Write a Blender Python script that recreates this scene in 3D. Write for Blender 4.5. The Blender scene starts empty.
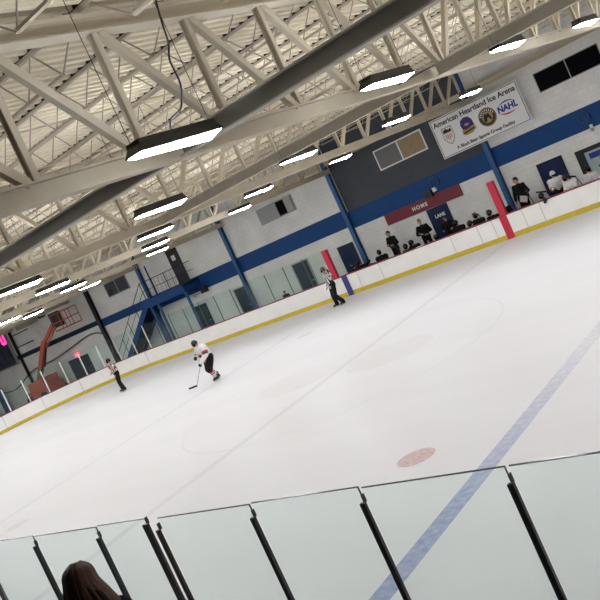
import bpy, bmesh, math, random
from mathutils import Vector, Matrix, Quaternion
random.seed(7)
PI = math.pi
C = bpy.context.scene.collection
sc = bpy.context.scene

# ------------------------------------------------------------------ materials
def mat(name, col, rough=0.6, metal=0.0, spec=0.5, noise=0.0, scale=8.0, bump=0.0, bscale=40.0, emit=None, estr=0.0):
    m = bpy.data.materials.new(name); m.use_nodes = True
    nt = m.node_tree; b = nt.nodes['Principled BSDF']
    b.inputs['Base Color'].default_value = (*col, 1); b.inputs['Roughness'].default_value = rough
    b.inputs['Metallic'].default_value = metal; b.inputs['Specular IOR Level'].default_value = spec
    tc = nt.nodes.new('ShaderNodeTexCoord')
    if noise > 0:
        n = nt.nodes.new('ShaderNodeTexNoise'); n.inputs['Scale'].default_value = scale; n.inputs['Detail'].default_value = 5
        nt.links.new(tc.outputs['Object'], n.inputs['Vector'])
        r = nt.nodes.new('ShaderNodeMapRange'); r.inputs[1].default_value = .3; r.inputs[2].default_value = .7
        r.inputs[3].default_value = 1 - noise; r.inputs[4].default_value = 1 + noise * .4
        nt.links.new(n.outputs['Fac'], r.inputs[0])
        mx = nt.nodes.new('ShaderNodeVectorMath'); mx.operation = 'SCALE'; mx.inputs[0].default_value = col
        nt.links.new(r.outputs[0], mx.inputs['Scale']); nt.links.new(mx.outputs[0], b.inputs['Base Color'])
    if bump > 0:
        n = nt.nodes.new('ShaderNodeTexNoise'); n.inputs['Scale'].default_value = bscale; n.inputs['Detail'].default_value = 3
        nt.links.new(tc.outputs['Object'], n.inputs['Vector'])
        bp = nt.nodes.new('ShaderNodeBump'); bp.inputs['Strength'].default_value = bump; bp.inputs['Distance'].default_value = .02
        nt.links.new(n.outputs['Fac'], bp.inputs['Height']); nt.links.new(bp.outputs[0], b.inputs['Normal'])
    if emit:
        b.inputs['Emission Color'].default_value = (*emit, 1); b.inputs['Emission Strength'].default_value = estr
    return m

M = {}
def mk(k, *a, **kw): M[k] = mat(k, *a, **kw)
mk('deck', (.80, .725, .57), .75, noise=.06, scale=1.5)
mk('steel', (.57, .51, .40), .6, noise=.07, scale=3)
mk('joist', (.58, .52, .415), .65, noise=.12, scale=4)
mk('rod', (.42, .37, .30), .6)
mk('strut', (.50, .46, .39), .6, noise=.12, scale=2)
mk('housing', (.022, .016, .012), .45)
mk('blue', (.007, .055, .20), .5, spec=.2, noise=.1, scale=3)
mk('blue_steel', (.015, .085, .24), .45, noise=.12, scale=4)
mk('navy', (.010, .020, .075), .5, spec=.25, noise=.1, scale=4)
mk('rim_blue', (.010, .045, .13), .5)
mk('navy_dark', (.008, .024, .048), .5, spec=.2)
mk('slate', (.050, .058, .072), .7, noise=.12, scale=2)
mk('frame_grey', (.34, .34, .33), .45)
mk('frame_white', (.8, .8, .78), .45)
mk('black', (.010, .010, .012), .5)
mk('black_gloss', (.004, .004, .005), .3, spec=.02)
mk('jersey_black', (.012, .011, .013), .8, noise=.2, scale=20, spec=.12)
mk('jersey_white', (.72, .70, .70), .8, noise=.08, scale=15)
mk('pants_black', (.010, .010, .012), .75, spec=.12)
mk('skin', (.52, .30, .21), .55)
mk('helmet_black', (.010, .010, .012), .25)
mk('helmet_white', (.68, .67, .66), .3)
mk('glove', (.012, .012, .014), .7)
mk('red', (.50, .012, .045), .45)
mk('red_cloth', (.46, .02, .04), .8)
mk('maroon', (.17, .010, .025), .5, noise=.15, scale=3)
mk('cap_rail', (.20, .012, .03), .45)
mk('purple_stripe', (.045, .04, .20), .5)
mk('yellow', (.58, .44, .035), .45, noise=.1, scale=6)
mk('board', (.87, .85, .82), .35, noise=.05, scale=2)
mk('seam', (.35, .33, .31), .6)
mk('alu', (.55, .56, .55), .35, metal=.6)
mk('post_dark', (.020, .021, .021), .38)
mk('post_bronze', (.13, .12, .11), .35, metal=.4)
mk('glass_edge', (.05, .075, .07), .2)
mk('concrete', (.42, .41, .39), .85, noise=.15, scale=2)
mk('concrete_dark', (.16, .155, .15), .85, noise=.15, scale=2)
mk('strut_shade', (.22, .20, .165), .6, noise=.12, scale=2)
mk('wood', (.34, .21, .10), .6, noise=.2, scale=5)
mk('lift_red', (.50, .11, .07), .5, noise=.2, scale=6)
mk('lift_yellow', (.24, .21, .09), .6)
mk('heater', (.34, .34, .25), .55)
mk('white', (.75, .74, .73), .6)
mk('paper', (.78, .78, .78), .8)
mk('banner', (.80, .80, .81), .55)
mk('ink', (.010, .010, .014), .6)
mk('ink_blue', (.02, .04, .26), .6)
mk('ink_red', (.48, .02, .04), .6)
mk('ink_purple', (.055, .018, .13), .6)
mk('ink_gold', (.40, .29, .09), .6)
mk('ink_brown', (.06, .03, .015), .6)
mk('ink_grey', (.30, .31, .33), .6)
mk('pane_grey', (.11, .11, .11), .3)
mk('brown_board', (.30, .215, .125), .7, noise=.15)
mk('poster', (.40, .50, .52), .4, noise=.12, scale=3)
mk('hair_brown', (.016, .006, .004), .5, spec=.2)
mk('hair_auburn', (.09, .026, .011), .5, spec=.3)
mk('hair_dark', (.015, .010, .008), .6)
mk('jacket', (.008, .008, .009), .85, bump=.2, spec=.12)
mk('sock_red', (.45, .04, .05), .8)
mk('steel_blade', (.6, .6, .62), .25, metal=1)
mk('scoreboard', (.012, .020, .055), .4)
mk('digit_off', (.03, .045, .09), .4)
mk('digit_red', (.3, .0, .05), .4, emit=(1, .03, .20), estr=2.2)
mk('exit_red', (.3, .0, .03), .4, emit=(1, .06, .12), estr=1.6)
LAMP = (30.0, 31.0, 37.0, 50.0, 90.0); UP_FILL = (35.0, 37.0, 43.0, 50.0, 56.0)
for q in range(5):
    mk('lamp_%d' % q, (.9, .9, .9), .5, emit=(.935, .975, 1.03), estr=LAMP[q]); mk('fill_glow_%d' % q, (.9, .9, .9), .5, emit=(.935, .975, 1.03), estr=UP_FILL[q])
mk('ice_blue', (.42, .46, .70), .45, noise=.3, scale=9)
mk('ice_blue_faint', (.625, .625, .67), .45, noise=.03, scale=6)
mk('ice_red_faint', (.625, .60, .61), .45, noise=.04, scale=6)
mk('ice_red', (.60, .42, .42), .45, noise=.3, scale=14)
mk('ice_grey', (.66, .645, .655), .45, noise=.04, scale=3)
mk('ice_circle', (.635, .63, .65), .45)

# referee jersey: vertical black and white stripes around the body
def stripes():
    m = mat('referee_stripes', (.6, .6, .6), .8); nt = m.node_tree; b = nt.nodes['Principled BSDF']
    tc = nt.nodes.new('ShaderNodeTexCoord'); w = nt.nodes.new('ShaderNodeTexWave'); w.bands_direction = 'X'
    w.inputs['Scale'].default_value = 4.2; w.inputs['Distortion'].default_value = .2
    nt.links.new(tc.outputs['Object'], w.inputs['Vector'])
    cr = nt.nodes.new('ShaderNodeValToRGB'); cr.color_ramp.interpolation = 'CONSTANT'
    cr.color_ramp.elements[0].color = (.015, .015, .018, 1); cr.color_ramp.elements[1].position = .5
    cr.color_ramp.elements[1].color = (.62, .61, .60, 1)
    nt.links.new(w.outputs['Fac'], cr.inputs[0]); nt.links.new(cr.outputs[0], b.inputs['Base Color'])
    M['stripes'] = m
stripes()

def block_wall():
    m = mat('painted_block', (.50, .495, .485), .7); nt = m.node_tree; b = nt.nodes['Principled BSDF']
    geo = nt.nodes.new('ShaderNodeNewGeometry'); sp = nt.nodes.new('ShaderNodeSeparateXYZ'); cb = nt.nodes.new('ShaderNodeCombineXYZ')
    ad = nt.nodes.new('ShaderNodeMath'); ad.operation = 'ADD'
    nt.links.new(geo.outputs['Position'], sp.inputs[0]); nt.links.new(sp.outputs[0], ad.inputs[0]); nt.links.new(sp.outputs[1], ad.inputs[1])
    nt.links.new(ad.outputs[0], cb.inputs[0]); nt.links.new(sp.outputs[2], cb.inputs[1])
    br = nt.nodes.new('ShaderNodeTexBrick'); br.inputs['Scale'].default_value = 1; br.inputs['Brick Width'].default_value = .4
    br.inputs['Row Height'].default_value = .2; br.inputs['Mortar Size'].default_value = .008
    br.inputs['Color1'].default_value = (.82, .815, .80, 1); br.inputs['Color2'].default_value = (.79, .785, .77, 1); br.inputs['Mortar'].default_value = (.69, .685, .67, 1)
    nt.links.new(cb.outputs[0], br.inputs['Vector'])
    n = nt.nodes.new('ShaderNodeTexNoise'); n.inputs['Scale'].default_value = .8; n.inputs['Detail'].default_value = 6
    nt.links.new(geo.outputs['Position'], n.inputs['Vector'])
    r = nt.nodes.new('ShaderNodeMapRange'); r.inputs[1].default_value = .3; r.inputs[2].default_value = .7; r.inputs[3].default_value = .88; r.inputs[4].default_value = 1.05
    nt.links.new(n.outputs['Fac'], r.inputs[0])
    vm = nt.nodes.new('ShaderNodeVectorMath'); vm.operation = 'SCALE'
    nt.links.new(br.outputs['Color'], vm.inputs[0]); nt.links.new(r.outputs[0], vm.inputs['Scale']); nt.links.new(vm.outputs[0], b.inputs['Base Color'])
    bp = nt.nodes.new('ShaderNodeBump'); bp.inputs['Strength'].default_value = .25; bp.inputs['Distance'].default_value = .01; bp.invert = True
    nt.links.new(br.outputs['Fac'], bp.inputs['Height']); nt.links.new(bp.outputs[0], b.inputs['Normal'])
    M['block'] = m
block_wall()

def ice_mat():
    m = mat('ice', (.73, .71, .725), .45, spec=.4); nt = m.node_tree; b = nt.nodes['Principled BSDF']
    tc = nt.nodes.new('ShaderNodeTexCoord'); mp = nt.nodes.new('ShaderNodeMapping'); mp.inputs['Scale'].default_value = (.12, .45, 1)
    mp.inputs['Rotation'].default_value = (0, 0, .25)
    n = nt.nodes.new('ShaderNodeTexNoise'); n.inputs['Scale'].default_value = 1.2; n.inputs['Detail'].default_value = 7; n.inputs['Roughness'].default_value = .6
    nt.links.new(tc.outputs['Object'], mp.inputs[0]); nt.links.new(mp.outputs[0], n.inputs['Vector'])
    cr = nt.nodes.new('ShaderNodeValToRGB'); cr.color_ramp.elements[0].position = .3; cr.color_ramp.elements[1].position = .7
    cr.color_ramp.elements[0].color = (.665, .65, .67, 1); cr.color_ramp.elements[1].color = (.715, .70, .72, 1)
    nt.links.new(n.outputs['Fac'], cr.inputs[0]); nt.links.new(cr.outputs[0], b.inputs['Base Color'])
    M['ice'] = m
ice_mat()

def fading_line():  # line turns paler toward the far side, broken up by noise
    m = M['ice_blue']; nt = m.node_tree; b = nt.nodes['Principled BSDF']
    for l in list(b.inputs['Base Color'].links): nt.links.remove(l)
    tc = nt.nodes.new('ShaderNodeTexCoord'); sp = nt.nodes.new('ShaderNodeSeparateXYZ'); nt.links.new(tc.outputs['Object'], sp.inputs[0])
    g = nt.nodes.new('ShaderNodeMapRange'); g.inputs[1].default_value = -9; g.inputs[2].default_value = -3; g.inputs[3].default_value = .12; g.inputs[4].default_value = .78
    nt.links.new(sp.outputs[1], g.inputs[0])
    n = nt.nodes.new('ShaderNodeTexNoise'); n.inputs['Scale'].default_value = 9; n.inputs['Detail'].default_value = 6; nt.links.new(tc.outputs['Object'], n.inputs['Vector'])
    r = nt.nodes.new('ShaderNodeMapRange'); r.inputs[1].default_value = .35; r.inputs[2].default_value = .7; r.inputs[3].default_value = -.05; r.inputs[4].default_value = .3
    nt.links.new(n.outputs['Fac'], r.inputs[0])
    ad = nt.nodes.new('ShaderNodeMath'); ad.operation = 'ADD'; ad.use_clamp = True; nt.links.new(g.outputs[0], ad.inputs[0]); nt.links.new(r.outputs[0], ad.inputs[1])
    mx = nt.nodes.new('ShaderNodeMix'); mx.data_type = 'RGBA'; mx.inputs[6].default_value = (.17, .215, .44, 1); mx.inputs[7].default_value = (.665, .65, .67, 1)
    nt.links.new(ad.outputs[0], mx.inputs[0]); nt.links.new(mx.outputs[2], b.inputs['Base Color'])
fading_line()
def glass_mat(key, tint, haze):
    m = bpy.data.materials.new(key); m.use_nodes = True; nt = m.node_tree
    for n in list(nt.nodes): nt.nodes.remove(n)
    out = nt.nodes.new('ShaderNodeOutputMaterial'); tr = nt.nodes.new('ShaderNodeBsdfTransparent'); tr.inputs[0].default_value = (*tint, 1)
    gl = nt.nodes.new('ShaderNodeBsdfGlossy'); gl.inputs['Roughness'].default_value = .04; gl.inputs[0].default_value = (.9, .95, .93, 1)
    df = nt.nodes.new('ShaderNodeBsdfDiffuse'); df.inputs[0].default_value = (.62, .70, .67, 1)
    fr = nt.nodes.new('ShaderNodeFresnel'); fr.inputs[0].default_value = 1.45
    m1 = nt.nodes.new('ShaderNodeMixShader'); m2 = nt.nodes.new('ShaderNodeMixShader'); m1.inputs[0].default_value = haze
    ml = nt.nodes.new('ShaderNodeMath'); ml.operation = 'MULTIPLY'; ml.inputs[1].default_value = .55
    nt.links.new(tr.outputs[0], m1.inputs[1]); nt.links.new(df.outputs[0], m1.inputs[2])
    gb = nt.nodes.new('ShaderNodeNewGeometry'); iv = nt.nodes.new('ShaderNodeMath'); iv.operation = 'SUBTRACT'; iv.inputs[0].default_value = 1; nt.links.new(gb.outputs['Backfacing'], iv.inputs[1]); mf = nt.nodes.new('ShaderNodeMath'); mf.operation = 'MULTIPLY'; nt.links.new(fr.outputs[0], mf.inputs[0]); nt.links.new(iv.outputs[0], mf.inputs[1]); nt.links.new(mf.outputs[0], ml.inputs[0]); nt.links.new(ml.outputs[0], m2.inputs[0])
    nt.links.new(m1.outputs[0], m2.inputs[1]); nt.links.new(gl.outputs[0], m2.inputs[2]); nt.links.new(m2.outputs[0], out.inputs[0])
    M[key] = m
glass_mat('glass', (.952, .995, .985), .003)
glass_mat('glass_far', (.905, .965, .95), .015)

# ------------------------------------------------------------------ mesh builder
class MB:
    def __init__(s): s.v = []; s.f = []; s.m = []
    def add(s, vs, fs, mi=0):
        o = len(s.v); s.v += [tuple(v) for v in vs]; s.f += [tuple(i + o for i in f) for f in fs]; s.m += [mi] * len(fs); return s
    def box(s, x0, x1, y0, y1, z0, z1, mi=0):
        vs = [(x, y, z) for z in (z0, z1) for y in (y0, y1) for x in (x0, x1)]
        return s.add(vs, [(0, 2, 3, 1), (4, 5, 7, 6), (0, 1, 5, 4), (2, 6, 7, 3), (0, 4, 6, 2), (1, 3, 7, 5)], mi)
    def bar(s, a, b, w, h, up=(0, 0, 1), mi=0):
        a = Vector(a); b = Vector(b); d = (b - a).normalized(); u = Vector(up)
        sd = d.cross(u)
        if sd.length < 1e-4: sd = d.cross(Vector((1, 0, 0)))
        sd.normalize(); u = sd.cross(d).normalized()
        vs = [p + sd * (i * w / 2) + u * (j * h / 2) for p in (a, b) for i, j in ((-1, -1), (1, -1), (1, 1), (-1, 1))]
        return s.add(vs, [(0, 1, 2, 3), (7, 6, 5, 4), (0, 4, 5, 1), (1, 5, 6, 2), (2, 6, 7, 3), (3, 7, 4, 0)], mi)
    def ibeam(s, a, b, w, h, t=.018, up=(0, 0, 1), mi=0, mw=None):
        a = Vector(a); b = Vector(b); d = (b - a).normalized(); u = Vector(up); sd = d.cross(u)
        if sd.length < 1e-4: sd = d.cross(Vector((1, 0, 0)))
        sd.normalize(); u = sd.cross(d).normalized(); k = u * (h / 2 - t / 2)
        s.bar(a + k, b + k, w, t, u, mi); s.bar(a - k, b - k, w, t, u, mi); s.bar(a, b, t, h - 2 * t, u, mi if mw is None else mw); return s
    def tube(s, pts, r, n=8, mi=0, caps=True):
        pts = [Vector(p) for p in pts]; R = r if isinstance(r, (list, tuple)) else [r] * len(pts)
        o = len(s.v); pu = None
        for i, p in enumerate(pts):
            d = (pts[min(i + 1, len(pts) - 1)] - pts[max(i - 1, 0)])
            d = d.normalized() if d.length > 1e-9 else Vector((0, 0, 1))
            u = Vector((0, 0, 1)) if pu is None else pu
            sd = d.cross(u)
            if sd.length < .05: sd = d.cross(Vector((1, 0, 0)))
            sd.normalize(); u = sd.cross(d).normalized(); pu = u
            for k in range(n):
                a = 2 * PI * k / n; s.v.append(tuple(p + sd * (R[i] * math.cos(a)) + u * (R[i] * math.sin(a))))
        for i in range(len(pts) - 1):
            for k in range(n):
                a = o + i * n + k; b2 = o + i * n + (k + 1) % n
                s.f.append((a, b2, b2 + n, a + n)); s.m.append(mi)
        if caps:
            s.f.append(tuple(o + k for k in range(n))[::-1]); s.m.append(mi)
            e = o + (len(pts) - 1) * n; s.f.append(tuple(e + k for k in range(n))); s.m.append(mi)
        return s
    def ell(s, c, r, n=14, m=9, mi=0, rot=None, z0=-1.0, z1=1.0):
        o = len(s.v); c = Vector(c); a0 = math.asin(z0); a1 = math.asin(z1)
        for j in range(m + 1):
            t = a0 + (a1 - a0) * j / m
            for k in range(n):
                a = 2 * PI * k / n
                p = Vector((r[0] * math.cos(t) * math.cos(a), r[1] * math.cos(t) * math.sin(a), r[2] * math.sin(t)))
                if rot: p = rot @ p
                s.v.append(tuple(c + p))
        for j in range(m):
            for k in range(n):
                a = o + j * n + k; b2 = o + j * n + (k + 1) % n; s.f.append((a, b2, b2 + n, a + n)); s.m.append(mi)
        s.f.append(tuple(o + k for k in range(n))[::-1]); s.m.append(mi)
        s.f.append(tuple(o + m * n + k for k in range(n))); s.m.append(mi)
        return s
    def cap(s, a, b, ra, rb, n=10):            # tapered capsule
        a = Vector(a); b = Vector(b); d = b - a; L = d.length; d = d / max(L, 1e-6)
        pts = []; R = []
        for t in (-.98, -.75, -.4, 0): pts.append(a + d * (ra * t)); R.append(ra * math.sqrt(max(1 - t * t, .01)))
        for t in (0, .4, .75, .98): pts.append(b + d * (rb * t)); R.append(rb * math.sqrt(max(1 - t * t, .01)))
        return s.tube(pts, R, n)
    def prism(s, poly, y0, y1, mi=0):          # polygon in x,z extruded along y
        n = len(poly); vs = [(x, y0, z) for x, z in poly] + [(x, y1, z) for x, z in poly]
        fs = [tuple(range(n)), tuple(range(2 * n - 1, n - 1, -1))] + [(i, i + n, (i + 1) % n + n, (i + 1) % n) for i in range(n)]
        return s.add(vs, fs, mi)
    def mesh(s, name, mats, smooth=False):
        me = bpy.data.meshes.new(name); me.from_pydata(s.v, [], s.f)
        for m in mats: me.materials.append(M[m] if isinstance(m, str) else m)
        for p, i in zip(me.polygons, s.m): p.material_index = i
        bm = bmesh.new(); bm.from_mesh(me); bmesh.ops.recalc_face_normals(bm, faces=bm.faces); bm.to_mesh(me); bm.free()
        if smooth:
            for p in me.polygons: p.use_smooth = True
        me.update(); return me
    def build(s, name, mats, parent=None, smooth=False, loc=None):
        if isinstance(mats, str): mats = [mats]
        return put(name, s.mesh(name, mats, smooth), parent, loc)

def put(name, me, parent=None, loc=None):
    o = bpy.data.objects.new(name, me); C.objects.link(o)
    if parent: o.parent = parent
    if loc is not None: o.location = loc
    return o
def tag(o, label, cat, group=None, kind=None):
    o['label'] = label; o['category'] = cat
    if group: o['group'] = group
    if kind: o['kind'] = kind
    return o
def thing(name, label, cat, loc=(0, 0, 0), rz=0.0, group=None):
    o = bpy.data.objects.new(name, None); C.objects.link(o); o.location = loc; o.rotation_euler = (0, 0, rz); o.empty_display_size = .1
    return tag(o, label, cat, group)
def struct(o): o['kind'] = 'structure'; return o
def dup(root, loc, rz=None, label=None, group=None):
    r = root.copy(); C.objects.link(r); r.location = loc
    if rz is not None: r.rotation_euler = (0, 0, rz)
    if label: r['label'] = label
    if group: r['group'] = group
    for ch in list(root.children):
        c = ch.copy(); C.objects.link(c); c.parent = r
        for g in list(ch.children):
            d = g.copy(); C.objects.link(d); d.parent = c
    return r
def remesh(mb, voxel, mats, name, extra=None, smooth_it=2):
    me = mb.mesh(name + '_src', ['skin']); o = bpy.data.objects.new('src', me); C.objects.link(o)
    md = o.modifiers.new('r', 'REMESH'); md.mode = 'VOXEL'; md.voxel_size = voxel; md.use_smooth_shade = True
    if smooth_it:
        sm = o.modifiers.new('s', 'SMOOTH'); sm.iterations = smooth_it; sm.factor = .5
    dg = bpy.context.evaluated_depsgraph_get(); dg.update()
    res = bpy.data.meshes.new_from_object(o.evaluated_get(dg)); res.name = name
    C.objects.unlink(o); bpy.data.objects.remove(o); bpy.data.meshes.remove(me)
    res.materials.clear()
    for m in mats: res.materials.append(M[m])
    if extra:
        bm = bmesh.new(); bm.from_mesh(res); t = extra.mesh('t', mats); bm.from_mesh(t); bm.to_mesh(res); bm.free(); bpy.data.meshes.remove(t)
    for p in res.polygons: p.use_smooth = True
    return res
def text(name, body, size, loc, m, parent=None, bold=0.0, extrude=.004, rot=(PI / 2, 0, 0), sx=1.0, shear=0.0, space=1.0):
    cu = bpy.data.curves.new(name, 'FONT'); cu.body = body; cu.size = size; cu.extrude = extrude; cu.offset = bold; cu.align_x = 'CENTER'; cu.align_y = 'CENTER'; cu.shear = shear; cu.space_character = space
    o = bpy.data.objects.new('src', cu); C.objects.link(o); dg = bpy.context.evaluated_depsgraph_get(); dg.update()
    me = bpy.data.meshes.new_from_object(o.evaluated_get(dg)); C.objects.unlink(o); bpy.data.objects.remove(o)
    me.materials.clear(); me.materials.append(M[m])
    r = put(name, me, parent, loc); r.rotation_euler = rot; r.scale = (sx, 1, 1); return r

# ------------------------------------------------------------------ constants of the place (metres)
W = 12.95; YW = 16.0; YN = -20.8; YC = -2.4; ZB = 5.35; BH = .95; GT = 2.34
TX = [14.65, 7.15, -.6, -8.2, -15.7, -23.2, -30.7, -38.2, -45.7]
XL, XR = -46.5, 22.0
def zt(y): return 7.38 - .022 * abs(y - YC)

# ------------------------------------------------------------------ setting
mb = MB().box(XL, XR, YW, YW + .3, -.1, 7.6); struct(mb.build('wall_far', ['block']))
mb = MB().box(XL - .3, XL, YN, YW + .3, -.1, 7.6); struct(mb.build('wall_left', ['block']))
mb = MB().box(XR, XR + .3, YN, YW + .3, -.1, 7.6); struct(mb.build('wall_right', ['block']))
mb = MB().box(XL, XR, YN - .3, YN, -.1, 7.6); struct(mb.build('wall_near', ['slate']))
mb = MB().box(XL - .3, XR + .3, YN - .3, YW + .3, -.3, -.06); struct(mb.build('floor', ['concrete']))
# concrete steps of the stand on the near side
mb = MB()
for y0, y1, z in ((-15.5, -14.0, 1.24), (-16.6, -15.5, 1.9), (-18.6, -16.6, 2.56), (-20.8, -18.6, 3.2)): mb.box(XL + .1, XR - .1, y0, y1, -.06, z)
struct(mb.build('floor_stand', ['concrete_dark']))
# corrugated roof deck, ribs running across the rink
mb = MB(); xs = []
x = XL - .3; pitch = .2
while x < XR + .3:
    xs += [(x, 0), (x + .085, 0), (x + .10, .065), (x + .185, .065)]; x += pitch
ys = [YN - .3, YC, YW + .3]
for y in ys:
    for (px, dz) in xs: mb.v.append((px, y, zt(y) + .125 + dz))
n = len(xs)
for j in range(2):
    for i in range(n - 1): mb.f.append((j * n + i, j * n + i + 1, (j + 1) * n + i + 1, (j + 1) * n + i)); mb.m.append(0)
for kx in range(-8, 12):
    y = YC + 1.6 * kx; mb.box(XL, XR, y - .035, y + .035, zt(y) + .118, zt(y) + .19, 1)  # dark strips standing in for shade inside the deck ribs
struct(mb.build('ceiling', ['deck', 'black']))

# ice sheet with painted markings just under its surface
def rrect(L, Wd, r, n=14):
    pts = []
    for cx, cy, a0 in ((L - r, Wd - r, 0), (-(L - r), Wd - r, PI / 2), (-(L - r), -(Wd - r), PI), (L - r, -(Wd - r), 1.5 * PI)):
        for k in range(n + 1):
            a = a0 + PI / 2 * k / n; pts.append((cx + r * math.cos(a), cy + r * math.sin(a)))
    return pts
LH = 30.2
mb = MB(); pts = rrect(LH, W, 8.5); n = len(pts)
mb.add([(x, y, 0) for x, y in pts] + [(x, y, -.06) for x, y in pts], [tuple(range(n))] + [(i, (i + 1) % n, (i + 1) % n + n, i + n) for i in range(n)])
def mark(poly, mi, z=.002): mb.add([(x, y, z) for x, y in poly], [tuple(range(len(poly)))], mi)
def disc(cx, cy, r, mi, z=.002, ry=None, n=40): mark([(cx + r * math.cos(2 * PI * k / n), cy + (ry or r) * math.sin(2 * PI * k / n)) for k in range(n)], mi, z)
def ring(cx, cy, r, w, mi, z=.003, n=96):
    for k in range(n):
        a, b = 2 * PI * k / n, 2 * PI * (k + 1) / n
        mark([(cx + (r - w) * math.cos(a), cy + (r - w) * math.sin(a)), (cx + r * math.cos(a), cy + r * math.sin(a)), (cx + r * math.cos(b), cy + r * math.sin(b)), (cx + (r - w) * math.cos(b), cy + (r - w) * math.sin(b))], mi, z)
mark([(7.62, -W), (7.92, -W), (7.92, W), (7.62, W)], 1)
mark([(-7.92, -W), (-7.62, -W), (-7.62, W), (-7.92, W)], 2)
mark([(-.13, -W), (.13, -W), (.13, W), (-.13, W)], 3)
ring(0, 0, 4.57, .06, 6)
disc(-1.55, .1, 1.35, 5, .0015, 1.1); disc(1.5, .35, 1.25, 5, .0015, 1.1)
for sx in (-1, 1):
    for sy in (-1, 1):
        mi = 4 if (sx > 0 and sy < 0) else 3
        disc(sx * 6.2, sy * 6.85, .30, mi); ring(sx * 6.2, sy * 6.85, .32, .03, mi)
        ring(sx * 20.7, sy * 6.85, 4.57, .05, 3); disc(sx * 20.7, sy * 6.85, .3, 3)
mark([(-27.0, -11.5), (-26.95, -11.5), (-26.95, 11.5), (-27.0, 11.5)], 3)
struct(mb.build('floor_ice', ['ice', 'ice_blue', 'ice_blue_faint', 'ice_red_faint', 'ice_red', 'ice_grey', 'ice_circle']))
# raised floor of the player benches
mb = MB().box(-9.2, 9.0, W + .16, YW, -.06, .0).box(-9.2, 9.0, 14.62, YW, .0, .12); struct(mb.build('floor_bench', ['concrete']))

# painted wall bands, grey panel and eave beam
k = 0
def trim(name, mbx, m): return struct(mbx.build(name, [m]))
trim('trim_1', MB().box(-23.2, -8.35, YW - .03, YW, 2.68, 3.52), 'blue')
trim('trim_2', MB().box(-8.25, 12, YW - .03, YW, 2.53, 3.36), 'blue')
trim('trim_3', MB().box(-28.6, -23.2, YW - .03, YW, 3.0, 3.5), 'blue')
trim('trim_4', MB().box(XL, -28.6, YW - .04, YW, 3.24, 3.55), 'navy_dark')
trim('trim_5', MB().box(-8.2, -.72, YW - .025, YW, 3.36, 7.4), 'slate')
mb = MB().ibeam((XL, YW - .12, 5.83), (XR, YW - .12, 5.83), .2, .22, .02); struct(mb.build('trim_6', ['steel']))

# columns along the far wall
for x, m, z0, lab in ((-.8, 'blue_steel', -.06, 'blue steel wall column between the two benches, right of the red sign'), (-8.35, 'blue_steel', -.06, 'blue steel wall column at the left edge of the dark grey wall panel'),
                  (-15.9, 'blue_steel', -.06, 'blue steel wall column beside the narrow dark doors behind the glass'), (-23.25, 'blue_steel', -.06, 'blue steel wall column rising through the stair landing'),
                  (-28.6, 'black', -.06, 'black steel column left of the blue staircase'), (-38.6, 'black', -.06, 'thin black column beside the scoreboard')):
    w = .2 if m != 'black' else (.3 if x > -30 else .12)
    o = MB().ibeam((x, YW - .12, z0), (x, YW - .12, zt(YW) - .3), w, .2, .02, up=(0, 1, 0)).build('steel_column', [m])
    tag(o, lab, 'column', 'steel columns along the far wall')

# windows
def window(i, x0, x1, z0, z1, fm, panes, t=.06):
    o = MB().box(x0, x1, YW - .05, YW, z0, z0 + t).box(x0, x1, YW - .05, YW, z1 - t, z1).box(x0, x0 + t, YW - .05, YW, z0 + t, z1 - t).box(x1 - t, x1, YW - .05, YW, z0 + t, z1 - t)
    xm = (x0 + x1) / 2; o.box(xm - t / 2, xm + t / 2, YW - .05, YW, z0 + t, z1 - t)
    r = struct(o.build('window_%d' % i, [fm]))
    for (a, b), pm in zip(((x0 + t, xm - t / 2), (xm + t / 2, x1 - t)), panes):
        MB().box(a, b, YW - .045, YW - .02, z0 + t, z1 - t).build('pane', [pm], r)
    return r
window(1, 1.97, 4.5, 4.52, 5.31, 'frame_grey', ('black_gloss', 'black_gloss'), .035)
window(2, -5.72, -3.2, 4.43, 5.37, 'frame_white', ('pane_grey', 'brown_board'))
w3 = window(3, -13.26, -10.85, 4.48, 5.32, 'frame_grey', ('ink_grey', 'black_gloss'))
MB().box(-12.12, -11.93, YW - .07, YW - .05, 4.52, 5.28).box(-11.4, -10.95, YW - .055, YW - .045, 4.55, 5.26).build('blind', ['frame_grey'], w3)
w4 = window(4, -26.8, -24.57, 4.5, 5.43, 'frame_grey', ('slate', 'slate'))
MB().box(-26.65, -26.2, YW - .055, YW - .045, 4.58, 4.95).build('blind', ['black'], w4)

# doors
def door(i, x0, x1, z1, m, fm='navy', z0=-.06, y=YW, split=False):
    r = struct(MB().box(x0 - .06, x0, y - .06, y, z0, z1 + .06).box(x1, x1 + .06, y - .06, y, z0, z1 + .06).box(x0, x1, y - .06, y, z1, z1 + .06).build('door_%d' % i, [fm]))
    mbx = MB()
    if split: xm = (x0 + x1) / 2; mbx.box(x0, xm - .01, y - .035, y, z0, z1).box(xm + .01, x1, y - .035, y, z0, z1)
    else: mbx.box(x0, x1, y - .035, y, z0, z1)
    mbx.build('leaf', [m], r)
    MB().tube([(x1 - .12, y - .035, z0 + 1.02), (x1 - .12, y - .09, z0 + 1.02)], .012).tube([(x1 - .12, y - .09, z0 + 1.02), (x1 - .02, y - .09, z0 + 1.02)], .012).build('handle', ['alu'], r)
    return r
door(1, -9.58, -8.76, 1.93, 'navy', 'black')
d2 = door(2, -4.42, -3.52, 1.95, 'navy')
text('lettering', 'LANE', .21, (-3.95, YW - .04, 1.60), 'white', d2, .006)
door(3, .78, 1.7, 1.96, 'navy', 'navy_dark', .12)
d4 = door(4, 2.32, 4.2, 1.85, 'black', 'black', .12)
MB().box(2.58, 3.95, YW - .05, YW - .036, .5, 1.74).build('poster', ['poster'], d4)
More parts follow.
